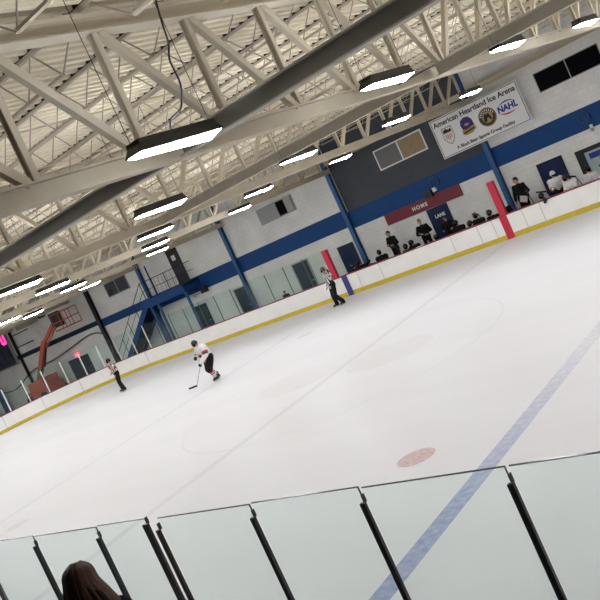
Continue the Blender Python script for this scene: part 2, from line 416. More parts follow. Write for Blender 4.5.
MB().box(2.72, 3.75, YW - .058, YW - .05, 1.44, 1.66).build('poster_heading', ['ink_blue'], d4)
MB().box(2.9, 3.7, YW - .058, YW - .05, 1.06, 1.12).box(3.0, 3.5, YW - .058, YW - .05, .96, 1.0).build('poster_line', ['ink'], d4)
MB().tube([(3.28, YW - .05, 1.3), (3.28, YW - .06, 1.3)], .07, 14).tube([(3.3, YW - .05, .86), (3.3, YW - .06, .86)], .07, 14).build('poster_mark', ['ink_red'], d4)
door(5, -12.58, -11.6, 2.03, 'navy_dark', 'frame_grey')
door(6, -16.95, -16.15, 1.98, 'navy_dark', 'frame_grey')
door(7, -20.3, -19.4, 1.9, 'navy_dark', 'navy_dark')
door(8, -33.6, -31.4, 1.75, 'navy_dark', 'navy_dark', split=True)
d9 = door(9, -20.5, -19.72, 5.5, 'black', 'black', 3.43)
MB().box(-20.28, -19.98, YW - .05, YW - .036, 4.85, 5.15).build('notice', ['white'], d9)

# ------------------------------------------------------------------ roof trusses
def make_truss(x, label):
    t = thing('roof_truss', label, 'truss', (x, 0, 0), 0, 'roof trusses')
    y0, y1 = YN + .02, YW - .02
    MB().ibeam((0, y0, ZB + .11), (0, y1, ZB + .11), .19, .22, .02).build('bottom_chord', ['steel'], t)
    m1 = MB()
    for a, b in ((y0, YC), (YC, y1)): m1.ibeam((0, a, zt(a) - .11), (0, b, zt(b) - .11), .22, .22, .02)
    m1.build('top_chord', ['steel'], t)
    for kx in range(-11, 12):
        y = YC + 1.6 * kx; zb, zc = ZB + .21, zt(y) - .21
        MB().ibeam((0, y, zb), (0, y, zc), .085, .095, .014, up=(1, 0, 0)).build('vertical', ['steel'], t)
        if kx != 0:
            s = 1 if kx < 0 else -1
            MB().bar((0, y + s * .1, zc), (0, y + s * 1.5, zb), .09, .10).build('diagonal', ['steel'], t)
    return t
tl = ['cream roof truss overhead at the upper left, the nearest across the picture', 'cream roof truss just beyond the nearest one, over centre ice',
      'third cream roof truss from the viewer', 'fourth cream roof truss from the viewer', 'fifth cream roof truss, above the blue staircase', 'sixth cream roof truss, beyond the staircase',
      'cream roof truss by the scoreboard, second farthest', 'farthest cream roof truss, by the end wall']
T1 = make_truss(TX[1], tl[0])
dup(T1, (TX[0], 0, 0), None, 'cream roof truss above the viewer, behind the nearest one in the picture')
for x, l in zip(TX[2:], tl[1:]): dup(T1, (x, 0, 0), None, l)

# longitudinal struts between the bottom chords
for y, l in ((YC - 7.55, 'long steel strut with shade-painted face crossing the upper left, nearest of its kind'), (YC - .6, 'long cream steel strut along the middle of the roof, crossing under the trusses')):
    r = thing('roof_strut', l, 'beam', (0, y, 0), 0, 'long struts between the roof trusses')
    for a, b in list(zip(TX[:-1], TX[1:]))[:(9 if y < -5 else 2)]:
        MB().ibeam((a - .12, 0, ZB + .12), (b + .12, 0, ZB + .12), .18, .22, .02, mw=1).build('length', ['strut', 'strut_shade' if y < -5 else 'strut'], r)  # web of the near strut coloured darker to stand for shade

# bar joists
def make_joist(L):
    t = thing('bar_joist', '', 'joist', (0, 0, 0), 0, '')
    z1, z0 = .09, -.36
    MB().bar((0, -.02, z1), (L, -.02, z1), .026, .045).bar((0, .02, z1), (L, .02, z1), .026, .045).build('top_chord', ['joist'], t)
    MB().bar((.7, -.018, z0), (L - .7, -.018, z0), .022, .035).bar((.7, .018, z0), (L - .7, .018, z0), .022, .035).build('bottom_chord', ['joist'], t)
    w = MB(); n = 8; st = (L - 1.4) / n; pts = [(.1, 0, z1)]
    w.tube([(.15, 0, z1), (.7, 0, z0)], .011, 5); w.tube([(L - .15, 0, z1), (L - .7, 0, z0)], .011, 5)
    for i in range(n):
        a = .7 + i * st; w.tube([(a, 0, z0), (a + st / 2, 0, z1)], .011, 5); w.tube([(a + st / 2, 0, z1), (a + st, 0, z0)], .011, 5)
    w.build('web', ['rod'], t)
    return t
bayn = ['above the viewer', 'between the nearest and second roof trusses', 'between the second and third roof trusses', 'between the third and fourth roof trusses', 'between the fourth and fifth roof trusses',
        'between the fifth and sixth roof trusses', 'between the sixth and seventh roof trusses', 'between the two farthest roof trusses']
protos = {}
for bi, (a, b) in enumerate(zip(TX[:-1], TX[1:])):
    L = round(a - b, 2)
    for kx in range(-8, 12):
        y = YC + 1.6 * kx
        lab = 'thin cream bar joist under the roof deck, ' + bayn[bi]; grp = 'bar joists ' + bayn[bi]
        loc = (b, y, zt(y))
        if L not in protos: protos[L] = j = make_joist(L); j.location = loc; j['label'] = lab; j['group'] = grp
        else: dup(protos[L], loc, None, lab, grp)
# bridging rods across the joists
for bi, (a, b) in enumerate(zip(TX[:-1], TX[1:])):
    for fr in (.33, .67):
        x = b + (a - b) * fr; m = MB()
        ya, yb = YC - 1.6 * 8.5, YW - .1
        m.tube([(x, ya, zt(ya) - .39), (x, YC, zt(YC) - .39), (x, yb, zt(yb) - .39)], .012, 5)
        tag(m.build('bridging_rod', ['joist']), 'thin straight bridging rod under the joists, ' + bayn[bi], 'rod', 'bridging rods ' + bayn[bi])

# ------------------------------------------------------------------ lights
def make_light(q_):
    t = thing('ceiling_light', '', 'light', (0, 0, 0), 0, 'high bay ceiling lights')
    # housing: trapezoid body with sloped ends, open below
    h = MB(); Ly, Wx = .63, .108
    lo = [(-Wx, -Ly, 0), (Wx, -Ly, 0), (Wx, Ly, 0), (-Wx, Ly, 0)]; hi = [(-.09, -Ly + .07, .085), (.09, -Ly + .07, .085), (.09, Ly - .07, .085), (-.09, Ly - .07, .085)]
    h.add(lo + hi, [(4, 5, 6, 7), (0, 1, 5, 4), (1, 2, 6, 5), (2, 3, 7, 6), (3, 0, 4, 7), (0, 3, 2, 1)])
    for q in (-1, 1): h.box(q * .085 - .008, q * .085 + .008, -Ly + .07, Ly - .07, .08, .125).box(-.09, .09, q * (Ly - .08) - .008, q * (Ly - .08) + .008, .08, .125)  # raised lips added to screen the top emitter from view
    h.build('housing', ['housing'], t)
    MB().add([(-Wx + .01, -Ly + .03, 0), (Wx - .01, -Ly + .03, 0), (Wx - .01, Ly - .03, 0), (-Wx + .01, Ly - .03, 0), (-Wx + .035, -Ly + .07, -.02), (Wx - .035, -Ly + .07, -.02), (Wx - .035, Ly - .07, -.02), (-Wx + .035, Ly - .07, -.05)], [(0, 1, 2, 3), (7, 6, 5, 4), (0, 4, 5, 1), (1, 5, 6, 2), (2, 6, 7, 3), (3, 7, 4, 0)]).build('diffuser', ['lamp_%d' % q_], t)
    MB().box(-.075, .075, -Ly + .12, Ly - .12, .085, .092).build('added_fill', ['fill_glow_%d' % q_], t)  # unseen emitter added on top of the fixture to brighten roof and walls
    for q in (-.58, .58): MB().tube([(0, q, .06), (0, q, 2.02)], .004, 5).build('hanger', ['black'], t)
    return t
rows = [(13.35, 'above the viewer'), (8.35, 'in the nearest row'), (3.45, 'in the second row'), (-1.5, 'in the third row'), (-6.4, 'in the fourth row'), (-11.4, 'in the fifth row'), (-16.4, 'in the sixth row'), (-21.4, 'in the seventh row'), (-26.4, 'in the eighth row'), (-31.4, 'in the ninth row'), (-36.4, 'in the farthest row')]
cols = [(-11.2, 'first from the near side'), (-6.85, 'second from the near side'), (-2.45, 'middle one'), (2.05, 'fourth from the near side'), (6.75, 'last one by the far wall')]
lps = {}
for x, rl in rows:
    for q, (y, cl) in enumerate(cols):
        lab = 'dark housed long ceiling light, %s %s' % (cl, rl)
        if q not in lps: lps[q] = o = make_light(q); o.location = (x, y, 5.3); o['label'] = lab
        else: dup(lps[q], (x, y, 5.3), None, lab)
lp = lps[1]
for x, y in ((17.8, -9), (17.8, -2.4), (17.8, 4.5)):
    dup(lp, (x, y, 5.3), None, 'long white ceiling light in a dark housing, in the row behind the viewer')
# power cord to the nearest light and a cable along the nearest truss
pts = [(8.3, -10.4, 7.2), (8.3, -10.54, 6.71), (8.3, -10.59, 6.5), (8.33, -10.66, 6.3), (8.3, -10.72, 6.13), (8.34, -10.77, 5.87), (8.28, -10.8, 5.7), (8.3, -10.9, 5.62), (8.3, -11.08, 5.55), (8.3, -11.14, 5.44)]
def smooth_pts(p, n=6):
    p = [Vector(q) for q in p]; out = []
    for i in range(len(p) - 1):
        a, b, c, d = p[max(i - 1, 0)], p[i], p[i + 1], p[min(i + 2, len(p) - 1)]
        for k in range(n):
            t = k / n; out.append(.5 * ((2 * b) + (c - a) * t + (2 * a - 5 * b + 4 * c - d) * t * t + (3 * b - a - 3 * c + d) * t ** 3))
    out.append(p[-1]); return out
tag(MB().tube(smooth_pts(pts), .011, 6).build('power_cable', ['black'], None, True), 'black power cord hanging down to the nearest ceiling light', 'cable')
tag(MB().tube([(TX[1] + .14, -4.54, 5.42), (TX[1] + .14, -2.4, 5.63), (TX[1] + .14, 1.67, 6.02)], .012, 6).build('cable', ['black']), 'dark cable strung along the nearest roof truss', 'cable')

# ------------------------------------------------------------------ dasher boards
def sweep(path, off0, off1, z0, z1, mb, mi=0):
    # path: list of (x,y,nx,ny) with outward normals
    for (x, y, nx, ny), (x2, y2, nx2, ny2) in zip(path[:-1], path[1:]):
        vs = [(x + nx * o, y + ny * o, z) for z in (z0, z1) for o in (off0, off1)] + [(x2 + nx2 * o, y2 + ny2 * o, z) for z in (z0, z1) for o in (off0, off1)]
        mb.add(vs, [(0, 4, 5, 1), (2, 3, 7, 6), (0, 2, 6, 4), (1, 5, 7, 3), (0, 1, 3, 2), (4, 6, 7, 5)], mi)
def arc(cx, cy, r, a0, a1, n=20): return [(cx + r * math.cos(a), cy + r * math.sin(a), math.cos(a), math.sin(a)) for a in [a0 + (a1 - a0) * k / n for k in range(n + 1)]]
XA = LH - 8.5; YA = W - 8.5
far = [(18, W, 0, 1), (-XA, W, 0, 1)] + arc(-XA, YA, 8.5, PI / 2, PI, 22)[1:]
near = [(-LH, YA, -1, 0), (-LH, -YA, -1, 0)] + arc(-XA, -YA, 8.5, PI, 1.5 * PI, 22)[1:] + [(18, -W, 0, -1)]
def boards(label, path, cap):
    r = thing('dasher_board', label, 'rink boards', (0, 0, 0), 0, 'rink boards')
    b = MB(); sweep(path, .0, .12, .0, BH - .04, b); b.build('facing', ['board'], r)
    b = MB(); sweep(path, -.012, 0, .0, .19, b); b.build('kickplate', ['yellow'], r)
    b = MB(); sweep(path, -.015, .15, BH - .04, BH, b); b.build('cap_rail', [cap], r)
    return r
fb = boards('long white rink boards with yellow kickplate along the far side and left corner', far, 'cap_rail')
boards('white rink boards on the near side, behind the near glass', near, 'board')
MB().box(-.16, .14, W - .016, W, .0, BH - .04).build('centre_stripe', ['red'], fb)
MB().box(-7.95, -7.65, W - .016, W, .0, BH - .04).build('blue_stripe', ['purple_stripe'], fb)
for x in (-7.1, -5.9, -2.35, -1.15, .75, 1.45, -.5, 4.6, 8.0):
    MB().box(x - .008, x + .008, W - .006, W, .19, BH - .04).build('seam', ['seam'], fb)
sp = arc(-XA, YA, 8.5, PI / 2, PI, 22)
for kx in range(1, 22, 4):
    x, y, nx, ny = sp[kx]
    MB().bar((x - nx * .004, y - ny * .004, .2), (x - nx * .004, y - ny * .004, BH - .05), .02, .02, (nx, ny, 0)).build('seam', ['seam'], fb)
# red padded ends of the bench glass
for x, l in ((-8.25, 'red padded upright at the left end of the home bench'), (.04, 'red padded upright at centre ice between the two benches')):
    tag(MB().box(x - .13, x + .13, W - .02, W + .16, BH, 2.3).build('padded_post', ['red']), l, 'post', 'red padded posts')

# ------------------------------------------------------------------ far glass: panels and mullions on boards
gp = []
step = 1.22
x = -8.4
st = []
while x - step > -XA: st.append(x); x -= step
st.append(x)
nodes = [(q, W + .06, 0, 1) for q in st]
rem = -XA - st[-1]      # negative
narc = 11; aa = arc(-XA, YA, 8.56, PI / 2, PI, narc); nodes += aa[(1 if abs(rem) < .3 else 0):]
for i, (p, q2) in enumerate(zip(nodes[:-1], nodes[1:])):
    a = Vector((p[0], p[1], 0)); b = Vector((q2[0], q2[1], 0)); d = (b - a).normalized()
    m = MB().bar(a + d * .012 + Vector((0, 0, (BH + GT) / 2)), b - d * .012 + Vector((0, 0, (BH + GT) / 2)), .012, GT - BH)
    on = p[0] > -XA + .1
    lab = ('clear glass panel on the straight far boards left of the home bench' if on else 'clear glass panel on the rounded far left corner boards')
    tag(m.build('rink_glass', ['glass_far']), lab, 'glass panel', 'straight far glass panels' if on else 'far corner glass panels')
for i, p in enumerate(nodes):
    on = p[0] > -XA + .1
    if on: m = MB().box(p[0] - .012, p[0] + .012, p[1] + .01, p[1] + .05, BH, GT - .03).build('glass_post', ['post_bronze'])
    else: m = MB().bar((p[0], p[1], BH), (p[0], p[1], GT - .02), .065, .04, (p[2], p[3], 0)).build('glass_post', ['white'])
    tag(m, 'slim dark seam post between straight far glass panels' if on else 'pale metal post between corner glass panels', 'post', 'far seam posts' if on else 'corner glass posts')

# ------------------------------------------------------------------ near glass
nx = [-1.0, .2, 1.35, 2.45, 3.6, 4.72, 5.88, 7.03, 7.81, 7.94, 9.11, 10.18, 11.28, 12.4, 13.5, 14.6]
def ordn(i): return ['first', 'second', 'third', 'fourth', 'fifth', 'sixth', 'seventh', 'eighth', 'ninth', 'tenth', 'eleventh', 'twelfth', 'thirteenth', 'fourteenth', 'fifteenth', 'sixteenth', 'seventeenth', 'eighteenth'][i]
G = -W - .06
def nlab(x):
    if x < 4.6: return 'out of view to the left, '
    return ''
pn = {4.72: 'clear near glass panel at the lower left picture corner', 5.88: 'clear near glass panel behind the long-haired person', 7.03: 'narrow clear near glass panel left of the doubled post', 7.94: 'clear near glass panel right of the doubled post',
      9.11: 'clear near glass panel at the bottom middle, left of the blue line', 10.18: 'clear near glass panel in front of the near end of the blue line', 11.28: 'clear near glass panel at the lower right picture corner'}
pp = {4.72: 'dark glass post at the lower left picture corner', 5.88: 'dark grey near glass post just left of the long-haired person', 7.03: 'dark near glass post just right of the long-haired person', 7.81: 'wide bronze near glass post, left one of the doubled pair', 7.94: 'thin dark near glass post, right one of the doubled pair',
      9.11: 'black near glass post right of the doubled pair', 10.18: 'black near glass post just left of the blue ice line', 11.28: 'black near glass post just right of the blue ice line'}
for a, b in zip(nx[:-1], nx[1:]):
    if b - a < .3: continue
    p = thing('rink_glass', pn.get(a, 'clear near glass panel outside the picture'), 'glass panel', ((a + b) / 2, G, BH), 0, 'near glass panels')
    hw = (b - a) / 2 - .014; dz = GT - BH + random.uniform(-.012, .012)
    MB().box(-hw, hw, -.006, .006, 0, dz).build('pane', ['glass'], p)
    MB().box(-hw, hw, -.007, .007, dz, dz + .006).box(hw - .004, hw, -.007, .007, 0, dz).build('edge', ['glass_edge'], p)
for x in nx:
    wide = abs(x - 7.81) < .01; w = .030 if wide else .017; top = GT - .03 if wide else GT - .10
    p = thing('glass_post', pp.get(x, 'dark near glass post outside the picture'), 'post', (x, G - .045, BH), 0, 'near glass posts')
    MB().box(-w, w, -.008, .018, 0, top - BH).build('upright', ['post_bronze' if x < 8.0 and x > 7.5 or abs(x - 5.88) < .01 else 'post_dark'], p)
    MB().box(-w - .003, -w + .008, -.012, .018, 0, top - BH).box(w - .008, w + .003, -.012, .018, 0, top - BH).build('flange', ['post_dark'], p)
    MB().box(-.005, .005, .018, .05, top - BH - .01, top - BH + .05).build('clip', ['post_dark'], p)

# ------------------------------------------------------------------ signs
def FX(mb_, name, m, par): return mb_.build(name, [m], par)
s = thing('banner_sign', 'large white arena banner with four logos high on the far wall', 'sign', (-.60, YW - .29, 4.57))
bw, bh = 1.99, .845
MB().box(-bw, bw, 0, .03, -bh, bh).build('panel', ['banner'], s)
t = .022
MB().box(-bw + .04, bw - .04, -.006, 0, bh - .04 - t, bh - .04).box(-bw + .04, bw - .04, -.006, 0, -bh + .04, -bh + .04 + t).box(-bw + .04, -bw + .04 + t, -.006, 0, -bh + .04, bh - .04).box(bw - .04 - t, bw - .04, -.006, 0, -bh + .04, bh - .04).build('border', ['ink'], s)
text('heading_lettering', 'American Heartland Ice Arena', .30, (0, -.006, .58), 'ink', s, .007)
MB().box(-1.8, -1.6, .03, .27, .3, .4).box(1.6, 1.8, .03, .27, .3, .4).build('mount', ['frame_grey'], s)
text('footer_lettering', 'A Black Bear Sports Group Facility', .185, (.05, -.006, -.62), 'ink', s, .004)
LS = 1.0
def flat(poly, y0=-.012, y1=0): return MB().prism([(lx + (x - lx) * LS, lz + (z - lz) * LS) for x, z in poly], y0, y1)
def circ(cx, cz, r, n=30, rz=None): return [(cx + r * math.cos(2 * PI * k / n), cz + (rz or r) * math.sin(2 * PI * k / n)) for k in range(n)]
# shield logo
LS = 1.2; lx, lz = -1.38, 0.0
shield = [(-.2, .3), (.2, .3), (.21, -.08), (.12, -.24), (0, -.33), (-.12, -.24), (-.21, -.08)]
r = flat([(lx + x, lz + z) for x, z in shield], -.008).build('shield_logo', ['ink_grey'], s)
flat([(lx + x * .88, lz + z * .88) for x, z in shield], -.012).build('shield_field', ['white'], r)
flat([(lx - .15, lz + .10), (lx + .15, lz + .10), (lx + .16, lz + .22), (lx + .05, lz + .19), (lx - .03, lz + .25), (lx - .16, lz + .2)], -.016).build('shield_top', ['ink'], r)
mb = MB()
for k in range(4): mb.prism([(lx - .13 + k * .075, lz - .18 + abs(k - 1.5) * .04), (lx - .10 + k * .075, lz - .18 + abs(k - 1.5) * .04), (lx - .10 + k * .075, lz + .05), (lx - .13 + k * .075, lz + .05)], -.016, 0)
mb.build('shield_stripe', ['ink_red'], r)
# purple mask logo
LS = 1.12; lx, lz = -.5, .03
r = flat([(lx - .2, lz - .08), (lx - .24, lz + .1), (lx - .18, lz + .26), (lx - .02, lz + .33), (lx + .15, lz + .3), (lx + .25, lz + .16), (lx + .27, lz - .06), (lx + .1, lz - .16), (lx - .08, lz - .14)], -.010).build('purple_logo', ['ink_purple'], s)
flat([(lx - .27, lz - .24), (lx - .23, lz - .08), (lx - .05, lz - .12), (lx + .27, lz - .04), (lx + .3, lz - .2), (lx + .12, lz - .3), (lx - .15, lz - .31)], -.013).build('gold_scroll', ['ink_gold'], r)
flat([(lx - .22, lz - .18), (lx + .24, lz - .13), (lx + .22, lz - .19), (lx - .2, lz - .25)], -.016).build('scroll_line', ['ink_brown'], r)
flat([(lx - .12, lz + .05), (lx + .0, lz + .12), (lx + .12, lz + .06), (lx + .02, lz + .0)], -.013).build('mask_mark', ['ink_grey'], r)
# round bear logo
LS = 1.2; lx, lz = .42, .0
r = flat(circ(lx, lz, .315), -.008).build('round_logo', ['ink'], s)
flat(circ(lx, lz, .30), -.010).build('gold_ring', ['ink_gold'], r)
flat(circ(lx, lz, .285), -.012).build('brown_ring', ['ink_brown'], r)
flat(circ(lx, lz, .19), -.014).build('gold_disc', ['ink_gold'], r)
flat([(lx - .15, lz - .12), (lx - .12, lz + .06), (lx - .05, lz + .14), (lx + .0, lz + .08), (lx + .06, lz + .13), (lx + .1, lz + .05), (lx + .14, lz - .12), (lx + .07, lz - .12), (lx + .05, lz - .03), (lx - .02, lz - .03), (lx - .05, lz - .14)], -.016).build('dark_animal', ['ink'], r)
mb = MB()
for k in range(9):
    a = math.radians(160 - 17.5 * k); c, sn = math.cos(a), math.sin(a); cx, cz = lx + .285 * c, lz + .285 * sn
    mb.prism([(cx + .034 * c - .018 * sn, cz + .034 * sn + .018 * c), (cx + .034 * c + .018 * sn, cz + .034 * sn - .018 * c), (cx - .034 * c + .018 * sn, cz - .034 * sn - .018 * c), (cx - .034 * c - .018 * sn, cz - .034 * sn + .018 * c)], -.016, 0)
mb.build('ring_lettering', ['banner'], r)
# league logo
lx, lz = 1.3, .02
text('league_lettering', 'NAHL', .34, (lx, -.010, lz), 'ink_blue', s, .014, sx=.92, shear=.12)
def arcband(cx, cz, rx, rz, a0, a1, w, n=18):
    o = []; i = []
    for k in range(n + 1):
        a = a0 + (a1 - a0) * k / n; tt = math.sin(PI * k / n) * w
        o.append((cx + rx * math.cos(a), cz + rz * math.sin(a))); i.append((cx + (rx - .1 * tt) * math.cos(a), cz + (rz - tt) * math.sin(a)))
    m = MB()
    for k in range(n): m.prism([o[k], o[k + 1], i[k + 1], i[k]], -.012, 0)
    return m
arcband(lx + .02, lz, .4, .27, math.radians(20), math.radians(165), .05).build('blue_swoosh', ['ink_blue'], s)
arcband(lx, lz, .42, .27, math.radians(190), math.radians(320), .06).build('red_swoosh', ['ink_red'], s)

s = thing('home_sign', 'long dark red wall sign reading HOME above the home bench', 'sign', (-4.55, YW - .06, 2.29))
MB().box(-1.97, 1.97, 0, .03, -.26, .26).build('panel', ['maroon'], s)
text('lettering', 'HOME', .235, (-.12, -.006, -.01), 'white', s, .008, space=1.35)
s = thing('scoreboard', 'dark blue scoreboard with a red lit digit at the far left', 'scoreboard', (-41.2, YW - .22, 4.5))
MB().box(-2.4, 2.0, 0, .18, -1.45, 1.45).build('cabinet', ['scoreboard'], s)
MB().box(-2.4, 2.05, -.02, .18, -1.52, -1.43).box(2.0, 2.07, -.02, .18, -1.43, 1.5).box(-2.4, 2.05, -.02, .18, 1.43, 1.52).build('frame', ['frame_grey'], s)
def seg(cx, cz, w, h, on, t=.1):
    m = MB(); X = [cx - w / 2, cx + w / 2]
    for z, i in ((cz + h / 2, 'a'), (cz, 'g'), (cz - h / 2, 'd')):
        if i in on: m.box(X[0], X[1], -.02, 0, z - t / 2, z + t / 2)
    for xx, zz, i in ((X[0], cz + h / 4, 'f'), (X[1], cz + h / 4, 'b'), (X[0], cz - h / 4, 'e'), (X[1], cz - h / 4, 'c')):
        if i in on: m.box(xx - t / 2, xx + t / 2, -.02, 0, zz - h / 4, zz + h / 4)
    return m
seg(1.62, .62, .42, .72, 'abcdef', .17).build('digit', ['digit_red'], s)
seg(-.2, .75, .42, .72, 'bc', .17).build('digit', ['digit_red'], s)
for cx in (-1.6, -.5, .4, 1.4): seg(cx, -.6, .4, .7, 'abcdefg', .1).build('dark_digit', ['digit_off'], s)
MB().box(-1.9, 1.7, -.015, 0, .02, .14).build('caption_strip', ['digit_off'], s)
s = thing('exit_sign', 'small glowing red exit sign above the dark double doors at left', 'sign', (-32.4, YW - .08, 1.98))
MB().box(-.2, .2, 0, .06, -.13, .13).build('case', ['exit_red'], s); text('lettering', 'EXIT', .17, (0, -.004, 0), 'white', s, .004)

# small wall fittings
s = thing('wall_speaker', 'small black loudspeaker on the wall under the blue band, left of centre', 'speaker', (-18.8, YW - .2, 2.68))
MB().box(-.2, .2, -.12, .12, -.17, .17).build('cabinet', ['black'], s); MB().box(-.04, .04, .12, .2, -.04, .04).build('bracket', ['alu'], s)
MB().tube([(-.2, .1, -.05), (-.6, .17, -.12), (-.95, .18, -.1)], .012, 6).build('lead', ['black'], s)
s = thing('wall_camera', 'small white bracketed camera on the wall left of the black loudspeaker', 'camera', (-19.85, YW - .12, 2.55))
MB().bar((-.12, 0, .06), (.12, -.1, -.05), .07, .07).build('body', ['white'], s); MB().bar((0, .12, 0), (0, 0, 0), .03, .03).bar((0, .1, -.16), (0, .1, .16), .04, .03).build('bracket', ['alu'], s)
s = thing('wall_floodlight', 'black box floodlight with white junction box above the red home sign', 'light', (-3.95, YW - .15, 2.66))
MB().box(-.18, .16, -.15, .08, -.17, .13).build('case', ['black'], s); MB().box(.2, .36, -.02, .15, -.02, .16).build('junction_box', ['white'], s)
MB().tube(smooth_pts([(-.18, .05, 0), (-.4, .13, -.1), (-.75, .14, -.06), (-1.0, .145, -.12)]), .01, 6).build('lead', ['black'], s)
for x, l in ((-3.56, 'round blue wall vent on the blue band above the red sign'), (3.09, 'round blue wall vent on the blue band at the right edge')):
    v = thing('wall_vent', l, 'vent', (x, YW - .05, 3.0), 0, 'round blue wall vents')
    m = MB(); n = 28
    for kx in range(n):
        a, b = 2 * PI * kx / n, 2 * PI * (kx + 1) / n
        m.prism([(.17 * math.cos(a), .17 * math.sin(a)), (.23 * math.cos(a), .23 * math.sin(a)), (.23 * math.cos(b), .23 * math.sin(b)), (.17 * math.cos(b), .17 * math.sin(b))], -.06, .02)
    m.build('rim', ['rim_blue'], v); MB().prism(circ(0, 0, .17), -.02, .02).build('grille', ['blue'], v)
s = thing('security_camera', 'small white dome camera hanging below the blue band at right', 'camera', (3.22, YW - .1, 2.5))
MB().box(-.05, .05, -.02, .1, .0, .16).build('mount', ['white'], s); MB().ell((0, -.03, -.04), (.07, .07, .07)).build('dome', ['ink_grey'], s, True)
s = thing('unit_heater', 'grey green box heater hung near the roof at the far left', 'heater', (-35.1, YW - .8, 5.5))
MB().box(-.9, .9, -.35, .35, -.35, .35).build('cabinet', ['heater'], s)
m = MB()
for kx in range(6): m.box(-.8, .8, -.37, -.35, -.28 + kx * .1, -.25 + kx * .1)
m.build('louvre', ['frame_grey'], s); MB().tube([(-.7, 0, .35), (-.7, 0, 1.08)], .02, 6).tube([(.7, 0, .35), (.7, 0, 1.08)], .02, 6).build('hanger', ['rod'], s)
MB().tube([(.9, 0, .1), (1.3, 0, .1), (1.3, .3, -.2), (1.3, .75, -.2)], .06, 8).build('pipe', ['black'], s)
for z0, z1, x0, x1 in ((5.0, 5.0, -38.4, -36.4), (4.1, 4.1, -38.4, -36.3)):
    tag(MB().tube([(x0, YW - .06, z0), (x1, YW - .06, z1)], .04, 6).build('wall_pipe', ['black']), 'thin black pipe on the far left wall, %s of two' % ('upper' if z0 > 4.5 else 'lower'), 'pipe', 'thin wall pipes')
tag(MB().tube(smooth_pts([(-44, W + 2.9, 1.6), (-41, W + 2.9, 1.35), (-38, W + 2.9, 2.15), (-35, W + 2.9, 2.3), (-32.8, W + 2.9, 2.55), (-30, W + 2.9, 2.9), (-28.7, W + 2.9, 2.6)]), .035, 6).build('hanging_cable', ['black'], None, True), 'black cable sagging along the far left wall', 'cable')
tag(MB().box(-43.2, -42.5, YW - .5, YW - .3, -.06, 1.9).build('padded_upright', ['blue_steel']), 'blue upright panel at the left picture edge behind the glass', 'panel')

# ------------------------------------------------------------------ staircase
s = thing('staircase', 'blue steel staircase and landing against the far wall at left', 'staircase', (0, 0, 0))
y0, y1 = 14.6, YW - .04
MB().box(-22.3, -19.0, y0, y1, 3.33, 3.43).build('landing', ['navy_dark'], s)
MB().box(-22.3, -19.0, y0 - .03, y0, 3.0, 3.45).box(-19.03, -19.0, y0, y1, 3.0, 3.45).build('fascia', ['blue'], s)
nst = 17; dx, dz = 4.6 / nst, 3.43 / (nst + 1)
xa, za, xb, zb = -22.3, 3.3, -26.8, .0
for y in (y0, y1 - .05):
    MB().prism([(xa, za - .22), (xa, za + .18), (xb, zb + .16), (xb, zb - .05), (xb + .25, zb - .05)], y - .02, y + .03).build('stringer', ['blue'], s)
for kx in range(nst):
    x = -22.3 - dx * (kx + 1); z = 3.43 - dz * (kx + 1)
    MB().box(x, x + dx + .02, y0 + .03, y1 - .05, z - .03, z).box(x + dx - .01, x + dx + .0, y0 + .03, y1 - .05, z, z + dz - .03).build('tread', ['navy_dark'], s)
for x in (-22.15, -21.5, -19.08):
    MB().box(x - .06, x + .06, y0 + .02, y0 + .14, -.06, 3.33).build('support_post', ['blue_steel'], s)
for x in (-22.2, -21.1, -20.0, -19.08): MB().tube([(x, y0, 3.43), (x, y0, 4.5)], .022, 7).build('rail_post', ['navy'], s)
MB().tube([(-22.2, y0, 4.48), (-19.08, y0, 4.48), (-19.08, y1, 4.48)], .022, 7).build('top_rail', ['navy'], s)
MB().tube([(-22.2, y0, 3.98), (-19.08, y0, 3.98), (-19.08, y1, 3.98)], .016, 7).build('middle_rail', ['navy'], s)
MB().tube([(-22.2, y0, 4.48), (xb + .2, y0, 1.2)], .022, 7).build('top_rail', ['navy'], s)
MB().tube([(-22.2, y0, 3.98), (xb + .2, y0, .7)], .016, 7).build('middle_rail', ['navy'], s)
for fr in (.25, .5, .75, .97):
    x = xa + (xb - xa) * fr; z = za + (zb - za) * fr; MB().tube([(x, y0, z), (x, y0, z + 1.1)], .02, 7).build('rail_post', ['navy'], s)
for kx in range(9):
    x = -22.0 + kx * .36; MB().tube([(x, y0, 3.45), (x, y0, 4.48)], .008, 5).build('baluster', ['navy'], s)
tag(MB().tube([(-21.6, y0 + .4, 3.43), (-21.6, y0 + .4, 5.3)], .045, 8).build('slim_post', ['navy'], None), 'slim dark upright standing on the stair landing', 'post')

# ------------------------------------------------------------------ boom lift
s = thing('boom_lift', 'red boom lift parked behind the far left corner glass, basket raised', 'boom lift', (-35.2, 14.4, 0))
def P(x, z, y=0): return (x, y, z)
MB().box(-1.3, 1.3, -.75, .75, .35, .95).box(-.9, 1.0, -.6, .6, .95, 1.5).build('chassis', ['lift_red'], s)
MB().box(.15, 1.1, -.68, .68, .98, 1.55).build('counterweight', ['lift_red'], s)
for x in (-.9, .9):
    for y in (-.78, .78):
        w = MB().tube([(x, y - .12, .33), (x, y + .12, .33)], .39, 18).build('wheel', ['black'], s, False); MB().tube([(x, y - .14, .33), (x, y + .14, .33)], .16, 12).build('hub', ['lift_yellow'], w)
MB().bar(P(-.2, 1.45), P(.85, 2.4), .26, .3).build('lower_boom', ['lift_yellow'], s)
MB().bar(P(.75, 2.3), P(2.3, 3.7), .3, .34).build('upper_boom', ['lift_red'], s)
MB().bar(P(2.2, 3.65), P(4.6, 4.75), .2, .22).bar(P(2.3, 3.35), P(4.5, 4.45), .09, .09).build('jib', ['lift_red'], s)
